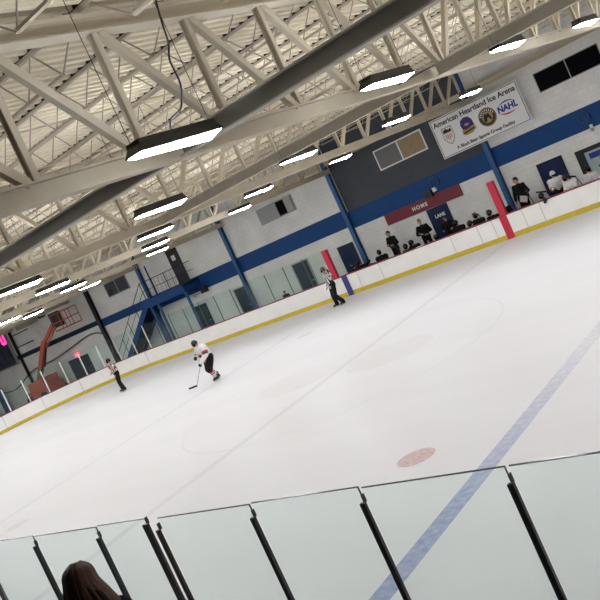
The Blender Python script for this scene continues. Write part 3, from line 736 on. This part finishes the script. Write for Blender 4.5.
MB().tube([P(1.1, 2.2), P(2.2, 3.3)], .06, 8).build('cylinder', ['black'], s)
b = MB()
bx0, bx1, by0, by1, bz = 4.7, 6.4, -.45, .45, 4.0
for z in (bz, bz + .5, bz + 1.05):
    b.tube([(bx0, by0, z), (bx1, by0, z), (bx1, by1, z), (bx0, by1, z), (bx0, by0, z)], .035, 6)
for x in (bx0, (bx0 + bx1) / 2, bx1):
    for y in (by0, by1): b.tube([(x, y, bz), (x, y, bz + 1.05)], .03, 6)
b.box(bx0, bx1, by0, by1, bz - .05, bz + .02)
k_ = b.build('basket', ['lift_red'], s)
MB().box(bx0 + .05, bx0 + .75, by0 + .05, by0 + .3, bz + .2, bz + 1.15).build('control_box', ['black'], k_)
MB().box(bx0 - .5, bx0 + .1, -.2, .2, bz + .3, bz + 1.2).build('mount', ['black'], s)

# ------------------------------------------------------------------ people
def V(*a): return Vector(a)
def finger_hand(ex, wrist, d, side, curl=.5, sc=1.0):
    """palm with five fingers appended to ex; d = hand direction, side = thumb direction"""
    d = d.normalized(); side = (side - d * side.dot(d)).normalized(); nrm = d.cross(side).normalized()
    for i, (off, L) in enumerate(((.030, .070), (.010, .080), (-.010, .075), (-.029, .058))):
        b = wrist + d * .095 * sc + side * off * sc
        p1 = b + (d * math.cos(curl * .5) + nrm * math.sin(curl * .5)) * L * .5 * sc; p2 = p1 + (d * math.cos(curl * 1.5) + nrm * math.sin(curl * 1.5)) * L * .5 * sc
        ex.tube([b - d * .02, b, p1, p2], [.009 * sc, .009 * sc, .0085 * sc, .006 * sc], 6)
    b = wrist + d * .035 * sc + side * .028 * sc
    p1 = b + (d * .6 + side * .7 + nrm * .2) * .035 * sc; p2 = p1 + (d * .9 + side * .2 + nrm * .3) * .032 * sc
    ex.tube([b - side * .015, b, p1, p2], [.012 * sc, .012 * sc, .010 * sc, .007 * sc], 6)

def joints(lean=0.0, crouch=0.0, twist=0.0, seated=False, H=1.0):
    J = {}
    pel = V(0, 0, .96 - crouch) if not seated else V(0, -.05, .45)
    J['pel'] = pel
    def up(z, y=0, x=0): return pel + Matrix.Rotation(twist, 3, 'Z') @ (Matrix.Rotation(-lean, 3, 'X') @ V(x, y, z))
    J['waist'] = up(.16); J['chest'] = up(.36); J['neck'] = up(.53); J['head'] = up(.70, .03)
    for s_, n_ in ((-1, 'L'), (1, 'R')):
        J['sh' + n_] = up(.46, 0, s_ * .19); J['hip' + n_] = pel + V(s_ * .095, 0, -.03)
        if seated: J['kn' + n_] = V(s_ * .16, .40, .47); J['an' + n_] = V(s_ * .17, .38, .10); J['to' + n_] = V(s_ * .18, .56, .05)
        else: J['kn' + n_] = V(s_ * .12, .04 + crouch * .8, .50 - crouch * .3); J['an' + n_] = V(s_ * .13, -.02, .09); J['to' + n_] = V(s_ * .15, .15, .04)
        J['el' + n_] = J['sh' + n_] + V(s_ * .08, -.03, -.29); J['wr' + n_] = J['el' + n_] + V(s_ * .01, .10, -.24)
    return J

def body_mesh(J, voxel=.014, hands=True):
    b = MB()
    hd = J['head']; nk = J['neck']; fd = V(*J.get('face', (0, 1, 0))).normalized(); upv = (hd - nk).normalized(); rt = fd.cross(upv).normalized(); fd = upv.cross(rt).normalized()
    R = Matrix((rt, fd, upv)).transposed()
    b.ell(hd + upv * .03, (.074, .092, .105), 16, 12, rot=R); b.ell(hd + fd * .028 - upv * .045, (.058, .066, .062), 12, 8, rot=R)
    b.cap(nk - upv * .03, hd - upv * .04 - fd * .01, .060, .055)
    b.cap(hd + fd * .088 + upv * .02, hd + fd * .108 - upv * .018, .010, .016, 8)
    for s_ in (-1, 1): b.ell(hd + rt * (s_ * .078) + upv * .0, (.014, .024, .034), 8, 6, rot=R)
    b.cap(J['pel'] + V(-.07, 0, 0), J['pel'] + V(.07, 0, 0), .125, .125); b.cap(J['pel'], J['waist'], .135, .125)
    b.cap(J['waist'], J['chest'], .128, .15)
    for n_ in 'LR':
        b.cap(J['chest'] * .55 + J['sh' + n_] * .45, J['sh' + n_], .115, .072); b.cap(J['chest'], J['chest'] * .4 + J['sh' + n_] * .6, .135, .09)
        b.cap(J['sh' + n_], J['el' + n_], .058, .042); b.cap(J['el' + n_], J['wr' + n_], .043, .028)
        hdir = (J['wr' + n_] - J['el' + n_]).normalized()
        if 'hd' + n_ in J: hdir = V(*J['hd' + n_]).normalized()
        b.cap(J['wr' + n_], J['wr' + n_] + hdir * .085, .028, .036)
        b.cap(J['hip' + n_], J['kn' + n_], .088, .058); b.cap(J['kn' + n_], J['an' + n_], .058, .038); b.cap(J['an' + n_], J['to' + n_], .042, .034)
    b.cap(J['chest'], J['neck'], .11, .062)
    ex = MB()
    if hands:
        for s_, n_ in ((-1, 'L'), (1, 'R')):
            hdir = V(*J['hd' + n_]).normalized() if 'hd' + n_ in J else (J['wr' + n_] - J['el' + n_]).normalized()
            sd = V(-s_, .6, .2); finger_hand(ex, J['wr' + n_], hdir, sd, .8)
    # eyes and mouth
    for s_ in (-1, 1): ex.ell(hd + rt * (s_ * .032) + fd * .082 + upv * .022, (.012, .008, .008), 8, 5, mi=1, rot=R)
    ex.ell(hd + fd * .088 - upv * .052, (.022, .006, .006), 8, 4, mi=2, rot=R)
    return remesh(b, voxel, ['skin', 'ink', 'red_cloth'], 'body', ex), R, hd, upv, fd, rt

def top_mesh(J, m, grow=.02, sleeve=1.0, voxel=.02, bulk=0.0, name='jersey'):
    b = MB(); g = grow
    hem = J['pel'] + (J['waist'] - J['pel']) * (-.25)
    b.cap(hem + V(-.06, 0, 0), hem + V(.06, 0, 0), .14 + g, .14 + g); b.cap(hem, J['chest'], .155 + g, .165 + g + bulk)
    for n_ in 'LR':
        b.cap(J['waist'] * .8 + J['sh' + n_] * .2, J['chest'] * .4 + J['sh' + n_] * .6, .13 + g, .105 + g + bulk)
        b.cap(J['chest'] * .5 + J['sh' + n_] * .5 + V(0, 0, .0), J['sh' + n_], .12 + g, .078 + g + bulk)
        b.cap(J['sh' + n_], J['el' + n_], .066 + g + bulk, .054 + g); b.cap(J['el' + n_], J['el' + n_].lerp(J['wr' + n_], .92 * sleeve), .054 + g, .040 + g)
    b.cap(J['chest'], J['neck'] - V(0, 0, .02), .13 + g, .068 + g)
    return remesh(b, voxel, [m], name)
def pants_mesh(J, m, grow=.02, voxel=.02, upto=.93, name='trousers', flare=0.0):
    b = MB(); g = grow
    b.cap(J['pel'] + V(-.07, 0, .02), J['pel'] + V(.07, 0, .02), .128 + g, .128 + g); b.cap(J['pel'], J['waist'], .14 + g * .6, .122 + g * .4)
    for n_ in 'LR':
        b.cap(J['hip' + n_], J['kn' + n_], .096 + g, .070 + g)
        if upto > 0: b.cap(J['kn' + n_], J['kn' + n_].lerp(J['an' + n_], upto), .068 + g, .052 + g + flare)
    return remesh(b, voxel, [m], name)
def helmet(par, R, hd, upv, fd, rt, m, cage=True):
    h = MB(); c = hd + upv * .035
    h.ell(c, (.098, .122, .13), 18, 8, rot=R, z0=.0, z1=1)
    # back and ear shells
    h.ell(c - fd * .03, (.100, .098, .11), 18, 6, rot=R, z0=-.75, z1=.1)
    o = h.build('helmet', [m], par, True)
    v = MB(); n = 12
    a0 = [math.radians(20 + 140 * k / n) for k in range(n + 1)]
    pts0 = [c + rt * (.098 * math.cos(a)) + fd * (.125 * math.sin(a)) + upv * .01 for a in a0]; pts1 = [c + rt * (.092 * math.cos(a)) + fd * (.125 * math.sin(a)) - upv * .065 for a in a0]
    v.v += [tuple(p) for p in pts0 + pts1]
    for k in range(n): v.f.append((k, k + 1, n + 2 + k, n + 1 + k)); v.m.append(0)
    v.build('visor', ['black_gloss'], o)
    return o
def gloves(par, J, m='glove'):
    for n_ in 'LR':
        b = MB(); w = J['wr' + n_]; d = V(*J['hd' + n_]).normalized() if 'hd' + n_ in J else (w - J['el' + n_]).normalized()
        b.cap(w - d * .09, w + d * .02, .062, .052); b.cap(w, w + d * .08, .052, .055)
        sd = V(1, 0, 0).cross(d); sd = sd.normalized() if sd.length > .1 else V(0, 1, 0); nr = d.cross(sd)
        for kx in range(4):
            o = (kx - 1.5) * .026; q = w + d * .08 + sd * o; b.cap(q, q + d * .035 + nr * .03, .019, .018, 7)
        b.cap(w + d * .03 + sd * .05, w + d * .08 + sd * .06 + nr * .03, .02, .018, 7)
        put('glove', remesh(b, .014, [m], 'glove'), par)
def skates(par, J):
    for n_ in 'LR':
        an, to = J['an' + n_], J['to' + n_]; d = to - an; d.z = 0; d.normalize()
        b = MB(); b.cap(an + V(0, 0, .12), an, .062, .058); b.cap(an - d * .03, an + d * .17 - V(0, 0, .01), .055, .045)
        dz = -an.z + .09
        o = put('skate', remesh(b, .014, ['black'], 'skate'), par)
        bz = an.z - .075
        MB().bar(V(an.x, an.y, bz + .02) - d * .07, V(an.x, an.y, bz + .02) + d * .20, .02, .035).build('holder', ['white'], o)
        MB().bar(V(an.x, an.y, bz - .0) - d * .09, V(an.x, an.y, bz - .0) + d * .22, .006, .028).build('blade', ['steel_blade'], o)
def shoes(par, J):
    for n_ in 'LR':
        an, to = J['an' + n_], J['to' + n_]; b = MB(); b.cap(an + V(0, 0, .0), an - V(0, 0, .03), .052, .05); b.cap(an - V(0, 0, .04), to, .050, .040)
        put('shoe', remesh(b, .014, ['black'], 'shoe'), par)
def hair_cap(par, R, hd, upv, fd, rt, m='hair_dark', hat=False):
    h = MB(); c = hd + upv * .04 - fd * .012
    h.ell(c, (.082, .094, .102), 16, 7, rot=R, z0=.1 if hat else -.05, z1=1); h.ell(c - fd * .03 - upv * .02, (.080, .072, .085), 14, 7, rot=R, z0=-.8, z1=.5)
    o = h.build('cap' if hat else 'hair', [m], par, True)
    if hat:
        v = MB(); v.ell(c + fd * .095 + upv * .015, (.07, .075, .012), 14, 4, rot=R); v.build('peak', [m], o)
    return o

def referee(label, loc, rz, J, armband, cat='person'):
    p = thing('person', label, cat, loc, rz, 'officials on the ice')
    me, R, hd, u, f, r = body_mesh(J); put('body', me, p)
    j = put('striped_shirt', top_mesh(J, 'stripes', .006, name='striped_shirt'), p)
    put('trousers', pants_mesh(J, 'pants_black', .022, flare=.02), p)
    helmet(p, R, hd, u, f, r, 'helmet_black'); skates(p, J)
    if armband:
        c = J['chest'] + V(0, .0, .03)
        MB().ell(c + V(-.05, .165, .03), (.10, .035, .10), 12, 8).build('red_crest', ['red_cloth'], p, True)
        for n_ in 'LR':
            a = J['sh' + n_].lerp(J['el' + n_], .55); b2 = J['sh' + n_].lerp(J['el' + n_], .78)
            MB().tube([a, b2], [.078, .074], 12).build('red_armband', ['red_cloth'], p, True)
    return p
# linesman at left: hands held together in front of the belt
J = joints(lean=.08)
J['elL'] = J['shL'] + V(-.10, -.06, -.27); J['wrL'] = V(-.09, .20, 1.08); J['elR'] = J['shR'] + V(.10, -.06, -.27); J['wrR'] = V(.09, .21, 1.07)
J['hdL'] = (.8, .3, -.3); J['hdR'] = (-.8, .3, -.3)
J['knL'] = V(-.13, .06, .51); J['anL'] = V(-.17, -.02, .10); J['toL'] = V(-.24, .12, .05); J['anR'] = V(.17, -.02, .10); J['toR'] = V(.24, .12, .05)
referee('official in striped shirt standing at left with hands together at his waist', (-18.75, 7.75, 0), math.radians(155), J, True)
# official by the far boards: one arm bent up beside his head
J = joints(lean=.06)
J['elL'] = J['shL'] + V(-.24, .02, -.02); J['wrL'] = J['elL'] + V(.02, .06, .27); J['hdL'] = (.1, .1, 1)
J['elR'] = J['shR'] + V(.09, -.05, -.28); J['wrR'] = J['elR'] + V(-.06, .16, -.20)
J['pel'] = V(0, 0, .96)
J['knL'] = V(-.12, .10, .51); J['anL'] = V(-.13, -.12, .10); J['toL'] = V(-.15, .05, .05); J['knR'] = V(.12, .10, .51); J['anR'] = V(.15, .06, .10); J['toR'] = V(.17, .23, .05)
J['face'] = (.5, 1, -.1)
referee('official in striped shirt by the far boards with one arm raised beside his head', (-7.18, 11.05, 0), math.radians(150), J, False)

# skating player in white
def skater():
    J = joints(lean=.27, crouch=.08)
    J['knL'] = V(-.13, .22, .50); J['anL'] = V(-.15, .08, .105); J['toL'] = V(-.17, .26, .07)
    J['knR'] = V(.12, .12, .50); J['anR'] = V(.15, -.14, .105); J['toR'] = V(.17, .04, .07)
    J['elL'] = J['shL'] + V(-.12, .06, -.26); J['wrL'] = V(-.18, .46, .86); J['elR'] = J['shR'] + V(.20, -.10, -.20); J['wrR'] = V(.05, .42, 1.10)
    J['hdL'] = (-.1, .5, -.8); J['hdR'] = (-.5, .6, -.5); J['face'] = (0, 1, .1)
    J['head'] = J['neck'] + V(0, .10, .16)
    p = thing('person', 'hockey player in white jersey skating with a stick in open ice', 'person', (-8.12, 3.66, 0), math.radians(163))
    me, R, hd, u, f, r = body_mesh(J, hands=False); put('body', me, p)
    j = put('jersey', top_mesh(J, 'jersey_white', .045, bulk=.035), p)
    c = J['chest']; up_ = (J['neck'] - J['waist']).normalized(); fr = V(1, 0, 0).cross(up_) * -1
    if fr.y < 0: fr = -fr
    MB().ell(c - up_ * .06 + fr * .19, (.12, .055, .13), 14, 8).build('crest', ['ink'], j, True)
    MB().ell(c - up_ * .05 + fr * .24, (.06, .012, .065), 12, 6).build('crest_centre', ['ink_red'], j, True)
    for n_, s_ in (('L', -1), ('R', 1)):
        a, b2 = J['sh' + n_], J['el' + n_]
        MB().tube([a.lerp(b2, .55), a.lerp(b2, .8)], [.128, .112], 12).build('sleeve_band', ['ink_red' if n_ == 'L' else 'ink'], j, True)
        MB().tube([a.lerp(b2, .8), a.lerp(b2, .98)], [.115, .104], 12).build('sleeve_band', ['ink' if n_ == 'L' else 'ink_red'], j, True)
    hem = J['pel'] + (J['waist'] - J['pel']) * .02
    MB().tube([hem, hem + (J['waist'] - J['pel']) * .22], [.235, .23], 18).build('hem_stripe', ['ink_red'], j, True)
    put('hockey_pants', pants_mesh(J, 'pants_black', .065, upto=0, name='hockey_pants'), p)
    for n_ in 'LR':
        a, b2 = J['kn' + n_], J['an' + n_]
        so = MB().tube([a + (a - b2) * .08, a.lerp(b2, .3), a.lerp(b2, .6), a.lerp(b2, .85)], [.085, .09, .082, .06], 12).build('sock', ['jersey_white'], p, True)
        MB().tube([a.lerp(b2, .18), a.lerp(b2, .36)], .094, 12).build('sock_band', ['sock_red'], so, True)
        MB().tube([a.lerp(b2, .42), a.lerp(b2, .5)], .090, 12).build('sock_band', ['ink'], so, True)
    helmet(p, R, hd, u, f, r, 'helmet_black'); gloves(p, J); skates(p, J)
    return p, J
sk, SJ = skater()
Rz = Matrix.Rotation(math.radians(163), 4, 'Z')
def hockey_stick(label, top, heel, toe, group=None, dark='black'):
    top, heel, toe = V(*top), V(*heel), V(*toe)
    s_ = thing('hockey_stick', label, 'hockey stick', heel, 0, group)
    d = (top - heel)
    MB().bar(d, V(0, 0, 0), .03, .022, (1, 0, 0)).build('shaft', ['frame_grey' if dark == 'grey' else 'black'], s_)
    b = toe - heel; sd = V(0, 0, 1) if abs(b.normalized().z) < .7 else V(1, 0, 0)
    MB().bar(-b * .05, b * .55, .02, .065, sd).bar(b * .5, b + b.cross(sd).normalized() * .03, .018, .06, sd).build('blade', ['black'], s_)
    return s_
wl = V(-8.12, 3.66, 0) + (Rz.to_3x3() @ (SJ['wrL'] + V(-.01, .04, -.06))); wr = V(-8.12, 3.66, 0) + (Rz.to_3x3() @ (SJ['wrR'] + V(-.03, .05, -.04)))
heel = V(-9.33 + .2, 3.5, .05); dd = (wl - heel).normalized(); topp = heel + dd * 1.42
hockey_stick('hockey stick with black blade on the ice, held by the skating player', tuple(topp), tuple(heel), (-9.47, 3.36, .045), None, 'grey')

# bench players: seated prototypes in black and white
def bench_player(label, jm, hm, loc, rz, group, variant=0, cage='ink', stripe=None):
    J = joints(lean=.2 + .1 * (variant % 3), seated=True)
    J['elL'] = J['shL'] + V(-.05, .08, -.26); J['elR'] = J['shR'] + V(.05, .08, -.26); J['wrL'] = J['elL'] + V(.06, .22, -.04); J['wrR'] = J['elR'] + V(-.06, .22, -.04)
    J['face'] = ((-.4, 0, .45)[variant % 3], 1, -.05)
    p = thing('person', label, 'person', loc, rz, group)
    me, R, hd, u, f, r = body_mesh(J, .018, hands=False); put('body', me, p)
    j = put('jersey', top_mesh(J, jm, .022, bulk=.015, voxel=.024), p)
    if stripe:
        for n_ in 'LR':
            a, b2 = J['el' + n_], J['wr' + n_]; MB().tube([a.lerp(b2, .1), a.lerp(b2, .45)], [.09, .086], 12).build('sleeve_band', [stripe], j, True)
    put('hockey_pants', pants_mesh(J, 'pants_black', .04, upto=.9, name='hockey_pants', voxel=.024), p)
    helmet(p, R, hd, u, f, r, hm); gloves(p, J); skates(p, J)
    return p
ZF = .12
protoB = [bench_player('', 'jersey_black', 'helmet_black', (0, 0, 0), 0, 'home bench players', v) for v in range(3)]
homes = [(-7.95, .16, 'hockey player in black at the left end of the home bench, by the blue door'), (-7.55, .10, 'hockey player in black, second from the left on the home bench'),
         (-7.08, .14, 'hockey player in black seated in front of the blue wall column'), (-6.46, .17, 'hockey player in black seated just left of the leftmost standing coach'),
         (-5.05, .14, 'hockey player in black seated just right of the leftmost standing coach'), (-4.66, .12, 'hockey player in black seated just left of the coach under the red sign'),
         (-3.62, .02, 'hockey player in black bent low in front of the LANE door'), (-2.42, .18, 'hockey player in black seated first to the right of the LANE door'),
         (-1.95, .12, 'hockey player in black seated second to the right of the LANE door'), (-1.58, .14, 'hockey player in black seated third to the right of the LANE door'),
         (-.93, .20, 'hockey player in black at the right end of the home bench, by the red post')]
used = set()
for i, (x, dz, l) in enumerate(homes):
    v = i % 3; rz = PI + random.uniform(-.35, .35); yy = 14.45 if i % 2 else 13.78; loc = (13.8 + (x - 13.8) * (yy + 17.2) / 31.5, yy, dz - .15 + (.03 if i % 2 else -.03))
    if v not in used: used.add(v); p = protoB[v]; p.location = loc; p.rotation_euler = (0, 0, rz); p['label'] = l
    else: p = dup(protoB[v], loc, rz, l)
vis = [(1.18, .06, 'helmet_black', 'hockey player in white with black helmet seated low beside the coach holding paper', 1), (1.80, .52, 'helmet_white', 'hockey player in white with pale helmet sitting up in front of the navy visitor door', 0),
       (2.36, .40, 'helmet_black', 'hockey player in white and red seated right of the navy visitor door', 2), (3.02, .22, 'helmet_black', 'hockey player in white seated in front of the black door with a poster', 0), (3.58, .10, 'helmet_white', 'hockey player in white at the right picture edge on the visitor bench', 1)]
for i, (x, dz, hm, l, v) in enumerate(vis):
    yy = 14.45 if i % 2 else 13.78
    bench_player(l, 'jersey_white', hm, (13.8 + (x - 13.8) * (yy + 17.2) / 31.5, yy, dz - .12 + (.03 if i % 2 else -.03)), PI + (.5, 0, -.3)[v], 'visitor bench players', v, stripe='ink_red')
# player benches
for x0, x1, y, l in ((-8.2, -.6, 13.8, 'wooden players bench on the home side, front row nearest the boards'), (-8.2, -.6, 14.47, 'wooden players bench on the home side, back row'),
                  (.5, 7.5, 13.8, 'wooden players bench on the visitor side, front row nearest the boards'), (.5, 7.5, 14.47, 'wooden players bench on the visitor side, back row')):
    b = thing('players_bench', l, 'bench', ((x0 + x1) / 2, y, 0), 0, 'players benches')
    hw = (x1 - x0) / 2
    MB().box(-hw, hw, -.13, .13, .22, .26).build('seat', ['wood'], b)
    for kx in range(5): x = -hw + .2 + kx * (2 * hw - .4) / 4; MB().box(x - .03, x + .03, -.1, .1, 0, .22).build('leg', ['alu'], b)
# sticks above the bench
hockey_stick('black hockey stick raised behind the boards left of the coaches', (-5.22, 14.05, .03), (-5.38, 13.9, 1.24), (-5.62, 13.85, 1.26), 'sticks above the benches')
hockey_stick('black hockey stick raised beside the last home bench player', (-1.15, 14.05, .03), (-1.32, 13.9, 1.22), (-1.58, 13.9, 1.32), 'sticks above the benches')
hockey_stick('black hockey stick held up in front of the navy visitor door', (1.85, 13.9, .03), (1.55, 13.75, 1.12), (1.18, 13.75, 1.22), 'sticks above the benches')
hockey_stick('black hockey stick held up in front of the poster door', (3.06, 13.9, .03), (2.74, 13.75, 1.24), (2.45, 13.75, 1.36), 'sticks above the benches')
hockey_stick('thin black hockey stick upright beside the low white bench player', (.95, 14.05, .03), (.80, 14.0, 1.22), (.77, 14.0, 1.45), 'sticks above the benches')
# a glove hanging over the boards
b = MB(); b.cap(V(0, 0, .05), V(0, 0, -.05), .06, .055)
for kx in range(4): b.cap(V((kx - 1.5) * .028, 0, -.06), V((kx - 1.5) * .03, -.02, -.13), .02, .017, 7)
b.cap(V(.06, 0, 0), V(.09, -.01, -.06), .02, .018, 7)
g = put('hockey_glove', remesh(b, .012, ['glove'], 'hockey_glove'), None, (1.72, W - .07, BH + .0)); tag(g, 'black hockey glove hanging over the boards at the visitor bench', 'glove')
tag(MB().box(-.16, .16, -.1, .1, 0, .012).build('folded_towel', ['paper'], None, False, (-3.75, W + .06, BH)), 'small white sheet lying on the boards in front of the LANE door', 'towel')

# standing coaches
def coach(label, loc, rz, J, hat=None, paper=False, hair='hair_dark', group='coaches behind the benches', H=1.0, wide=0.0):
    p = thing('person', label, 'person', loc, rz, group); p.scale = (H + wide, H + wide, H)
    me, R, hd, u, f, r = body_mesh(J); put('body', me, p)
    put('jacket', top_mesh(J, 'jacket', .012, name='jacket'), p); put('trousers', pants_mesh(J, 'pants_black', .01), p); shoes(p, J)
    hair_cap(p, R, hd, u, f, r, hat or hair, bool(hat))
    return p
def armsfront():
    J = joints(lean=.04)
    J['elL'] = J['shL'] + V(-.12, .02, -.27); J['elR'] = J['shR'] + V(.12, .02, -.27); J['wrL'] = V(.06, .20, 1.17); J['wrR'] = V(-.06, .23, 1.13); J['hdL'] = (1, .1, .1); J['hdR'] = (-1, .1, .1); return J
J = armsfront(); J['face'] = (.5, 1, -.1)
coach('coach in black with a dark cap standing behind the left part of the home bench', (-6.08, 15.0, ZF), math.radians(165), J, 'black')
J = armsfront(); J['face'] = (-.3, 1, -.15); J['wrL'] = V(.02, .30, 1.12); J['wrR'] = V(-.04, .32, 1.05)
c2 = coach('coach in black standing under the red sign with forearms in front', (-4.42, 14.95, ZF), math.radians(200), J, None)
c2.scale = (.98, .98, .98)
J = joints(lean=.25); J['elL'] = J['shL'] + V(-.1, .1, -.25); J['elR'] = J['shR'] + V(.1, .1, -.25); J['wrL'] = J['elL'] + V(.05, .22, -.05); J['wrR'] = J['elR'] + V(-.05, .22, -.05); J['face'] = (.3, 1, -.2)
c3 = coach('person in a black cap and jacket leaning forward in front of the LANE door', (-3.25, 14.95, ZF), math.radians(195), J, 'black'); c3.scale = (.83, .83, .83)
J = joints(lean=.0); J['face'] = (.6, 1, -.1); J['elR'] = J['shR'] + V(.11, -.03, -.28); J['wrR'] = J['elR'] + V(.02, .05, -.24); J['elL'] = J['shL'] + V(-.12, .0, -.27); J['wrL'] = J['elL'] + V(.06, .20, -.12); J['hdL'] = (.2, .5, -.7)
c4 = coach('large coach in a black jacket standing at the visitor bench holding white paper', (.18, 14.9, ZF), math.radians(165), J, None, True, 'hair_dark', wide=.12)
c4.scale = (1.12, 1.12, 1.04)
wp = V(.18, 14.9, ZF) + Matrix.Rotation(math.radians(165), 3, 'Z') @ V((J['wrL'].x + .03) * 1.12, (J['wrL'].y + .07) * 1.12, (J['wrL'].z - .08) * 1.04)
q = MB().box(-.14, .14, -.004, .004, -.17, .10).build('sheet_of_paper', ['paper'], None, False, tuple(wp)); q.rotation_euler = (.3, .45, .1)
tag(q, 'white sheet of paper held by the visitor bench coach', 'paper')
J = joints(seated=True, lean=.3); J['wrL'] = J['elL'] + V(.05, .2, 0); J['wrR'] = J['elR'] + V(-.05, .2, 0); J['face'] = (-1, .6, 0)
c5 = coach('person in black crouching behind the red upright at centre ice', (-.42, 14.35, .12), PI, J, 'black', group='coaches behind the benches')
t = thing('bucket', 'grey bucket standing on a crate right of the red upright at centre ice', 'bucket', (-.12, 15.5, .62))
MB().tube([(0, 0, 0), (0, 0, .4)], [.15, .19], 16).build('pail', ['ink_grey'], t, True); MB().tube([(-.19, 0, .38), (-.15, 0, .46), (0, 0, .5), (.15, 0, .46), (.19, 0, .38)], .01, 6).build('handle', ['alu'], t, True)
tag(MB().box(-.37, .13, 15.25, 15.72, ZF, .62).build('crate', ['navy_dark']), 'dark crate under the grey bucket by the blue column', 'crate')
# spectators' heads on the boards' far side, behind the straight glass
J = joints(lean=.05); J['face'] = (.2, 1, 0)
c6 = coach('person in black standing behind the far glass left of the home bench', (-13.1, 15.2, -.06), PI, J, None, group='people behind the far glass'); c6.scale = (.78, .78, .62)

# ------------------------------------------------------------------ woman in front of the near glass, seen from behind
J = joints(lean=.06); J['face'] = (.15, 1, -.05)
J['elL'] = J['shL'] + V(-.10, .04, -.28); J['elR'] = J['shR'] + V(.10, .04, -.28); J['wrL'] = J['elL'] + V(.08, .2, -.10); J['wrR'] = J['elR'] + V(-.10, .2, -.12)
WL = (9.30, -14.72, 1.24); WZ = math.radians(28)
wo = thing('person', 'person with long brown hair and black jacket seen from behind at the near glass', 'person', WL, WZ); wo.scale = (.95, .95, .885)
me, R, hd, u, f, r = body_mesh(J, .012); put('body', me, wo)
put('jacket', top_mesh(J, 'jacket', .014, voxel=.014, name='jacket'), wo); put('trousers', pants_mesh(J, 'pants_black', .008, voxel=.016), wo); shoes(wo, J)
h = MB(); c = hd + u * .035 - f * .012
h.ell(c, (.096, .112, .116), 28, 12, rot=R, z0=-.35, z1=1)
# long hair: overlapping tapered locks falling from the crown down the back, lifted outwards on the right
for kx in range(150):
    a = random.uniform(-.25, PI + .25); lay = random.uniform(.0, 1.0)
    x, y = math.cos(a), -math.sin(a)
    st_ = c + r * (.03 * x) + f * (.03 * y) + u * (.105 + .006 * lay)
    p1 = c + r * (.085 * x) + f * (.095 * y) + u * (.060)
    p2 = c + r * (.104 * x) + f * (.115 * y) - u * .03
    fl = abs(x) ** 1.3
    p3 = c + r * ((.118 + .05 * fl) * x) + f * (.125 * y) - u * (.12 + .015 * lay)
    p4 = c + r * ((.13 + .11 * fl + .015 * lay) * x) + f * (.135 * y) - u * (.235 + .03 * lay + .05 * (1 - fl))
    ps = smooth_pts([st_, p1, p2, p3, p4], 4); n = len(ps)
    h.tube(ps, [.006 + .013 * math.sin(PI * min(1, .12 + .80 * i / n)) for i in range(n)], 6, mi=1 if (x > .6 and random.random() < .6) or random.random() < .06 else 0)
h.build('long_hair', ['hair_brown', 'hair_auburn'], wo, True)
# ------------------------------------------------------------------ camera, world, view
cam = bpy.data.cameras.new('camera'); co = bpy.data.objects.new('camera', cam); C.objects.link(co)
Rr = ((0.67439361, 0.60644639, -0.42120784), (0.26602731, 0.33257971, 0.90477633), (-0.68878352, 0.72222816, -0.06295833))
m4 = Matrix(((Rr[0][0], Rr[1][0], -Rr[2][0], 13.7974), (Rr[0][1], Rr[1][1], -Rr[2][1], -17.2279), (Rr[0][2], Rr[1][2], -Rr[2][2], 4.1765), (0, 0, 0, 1)))
co.matrix_world = m4
cam.sensor_width = 36; cam.lens = 834.4236 / 600 * 36; cam.shift_x = .12; cam.shift_y = .011; cam.clip_end = 200
sc.camera = co
w = bpy.data.worlds.new('world'); sc.world = w; w.use_nodes = True
w.node_tree.nodes['Background'].inputs[0].default_value = (.5, .55, .6, 1); w.node_tree.nodes['Background'].inputs[1].default_value = .15
sc.view_settings.view_transform = 'Standard'; sc.view_settings.look = 'None'; sc.view_settings.exposure = 0.83; sc.view_settings.gamma = 1.0
sc.view_settings.use_curve_mapping = False
sc.cycles.use_denoising = True
sc.cycles.max_bounces = 10; sc.cycles.diffuse_bounces = 5; sc.cycles.glossy_bounces = 3; sc.cycles.transparent_max_bounces = 12
sc.cycles.sample_clamp_indirect = 6
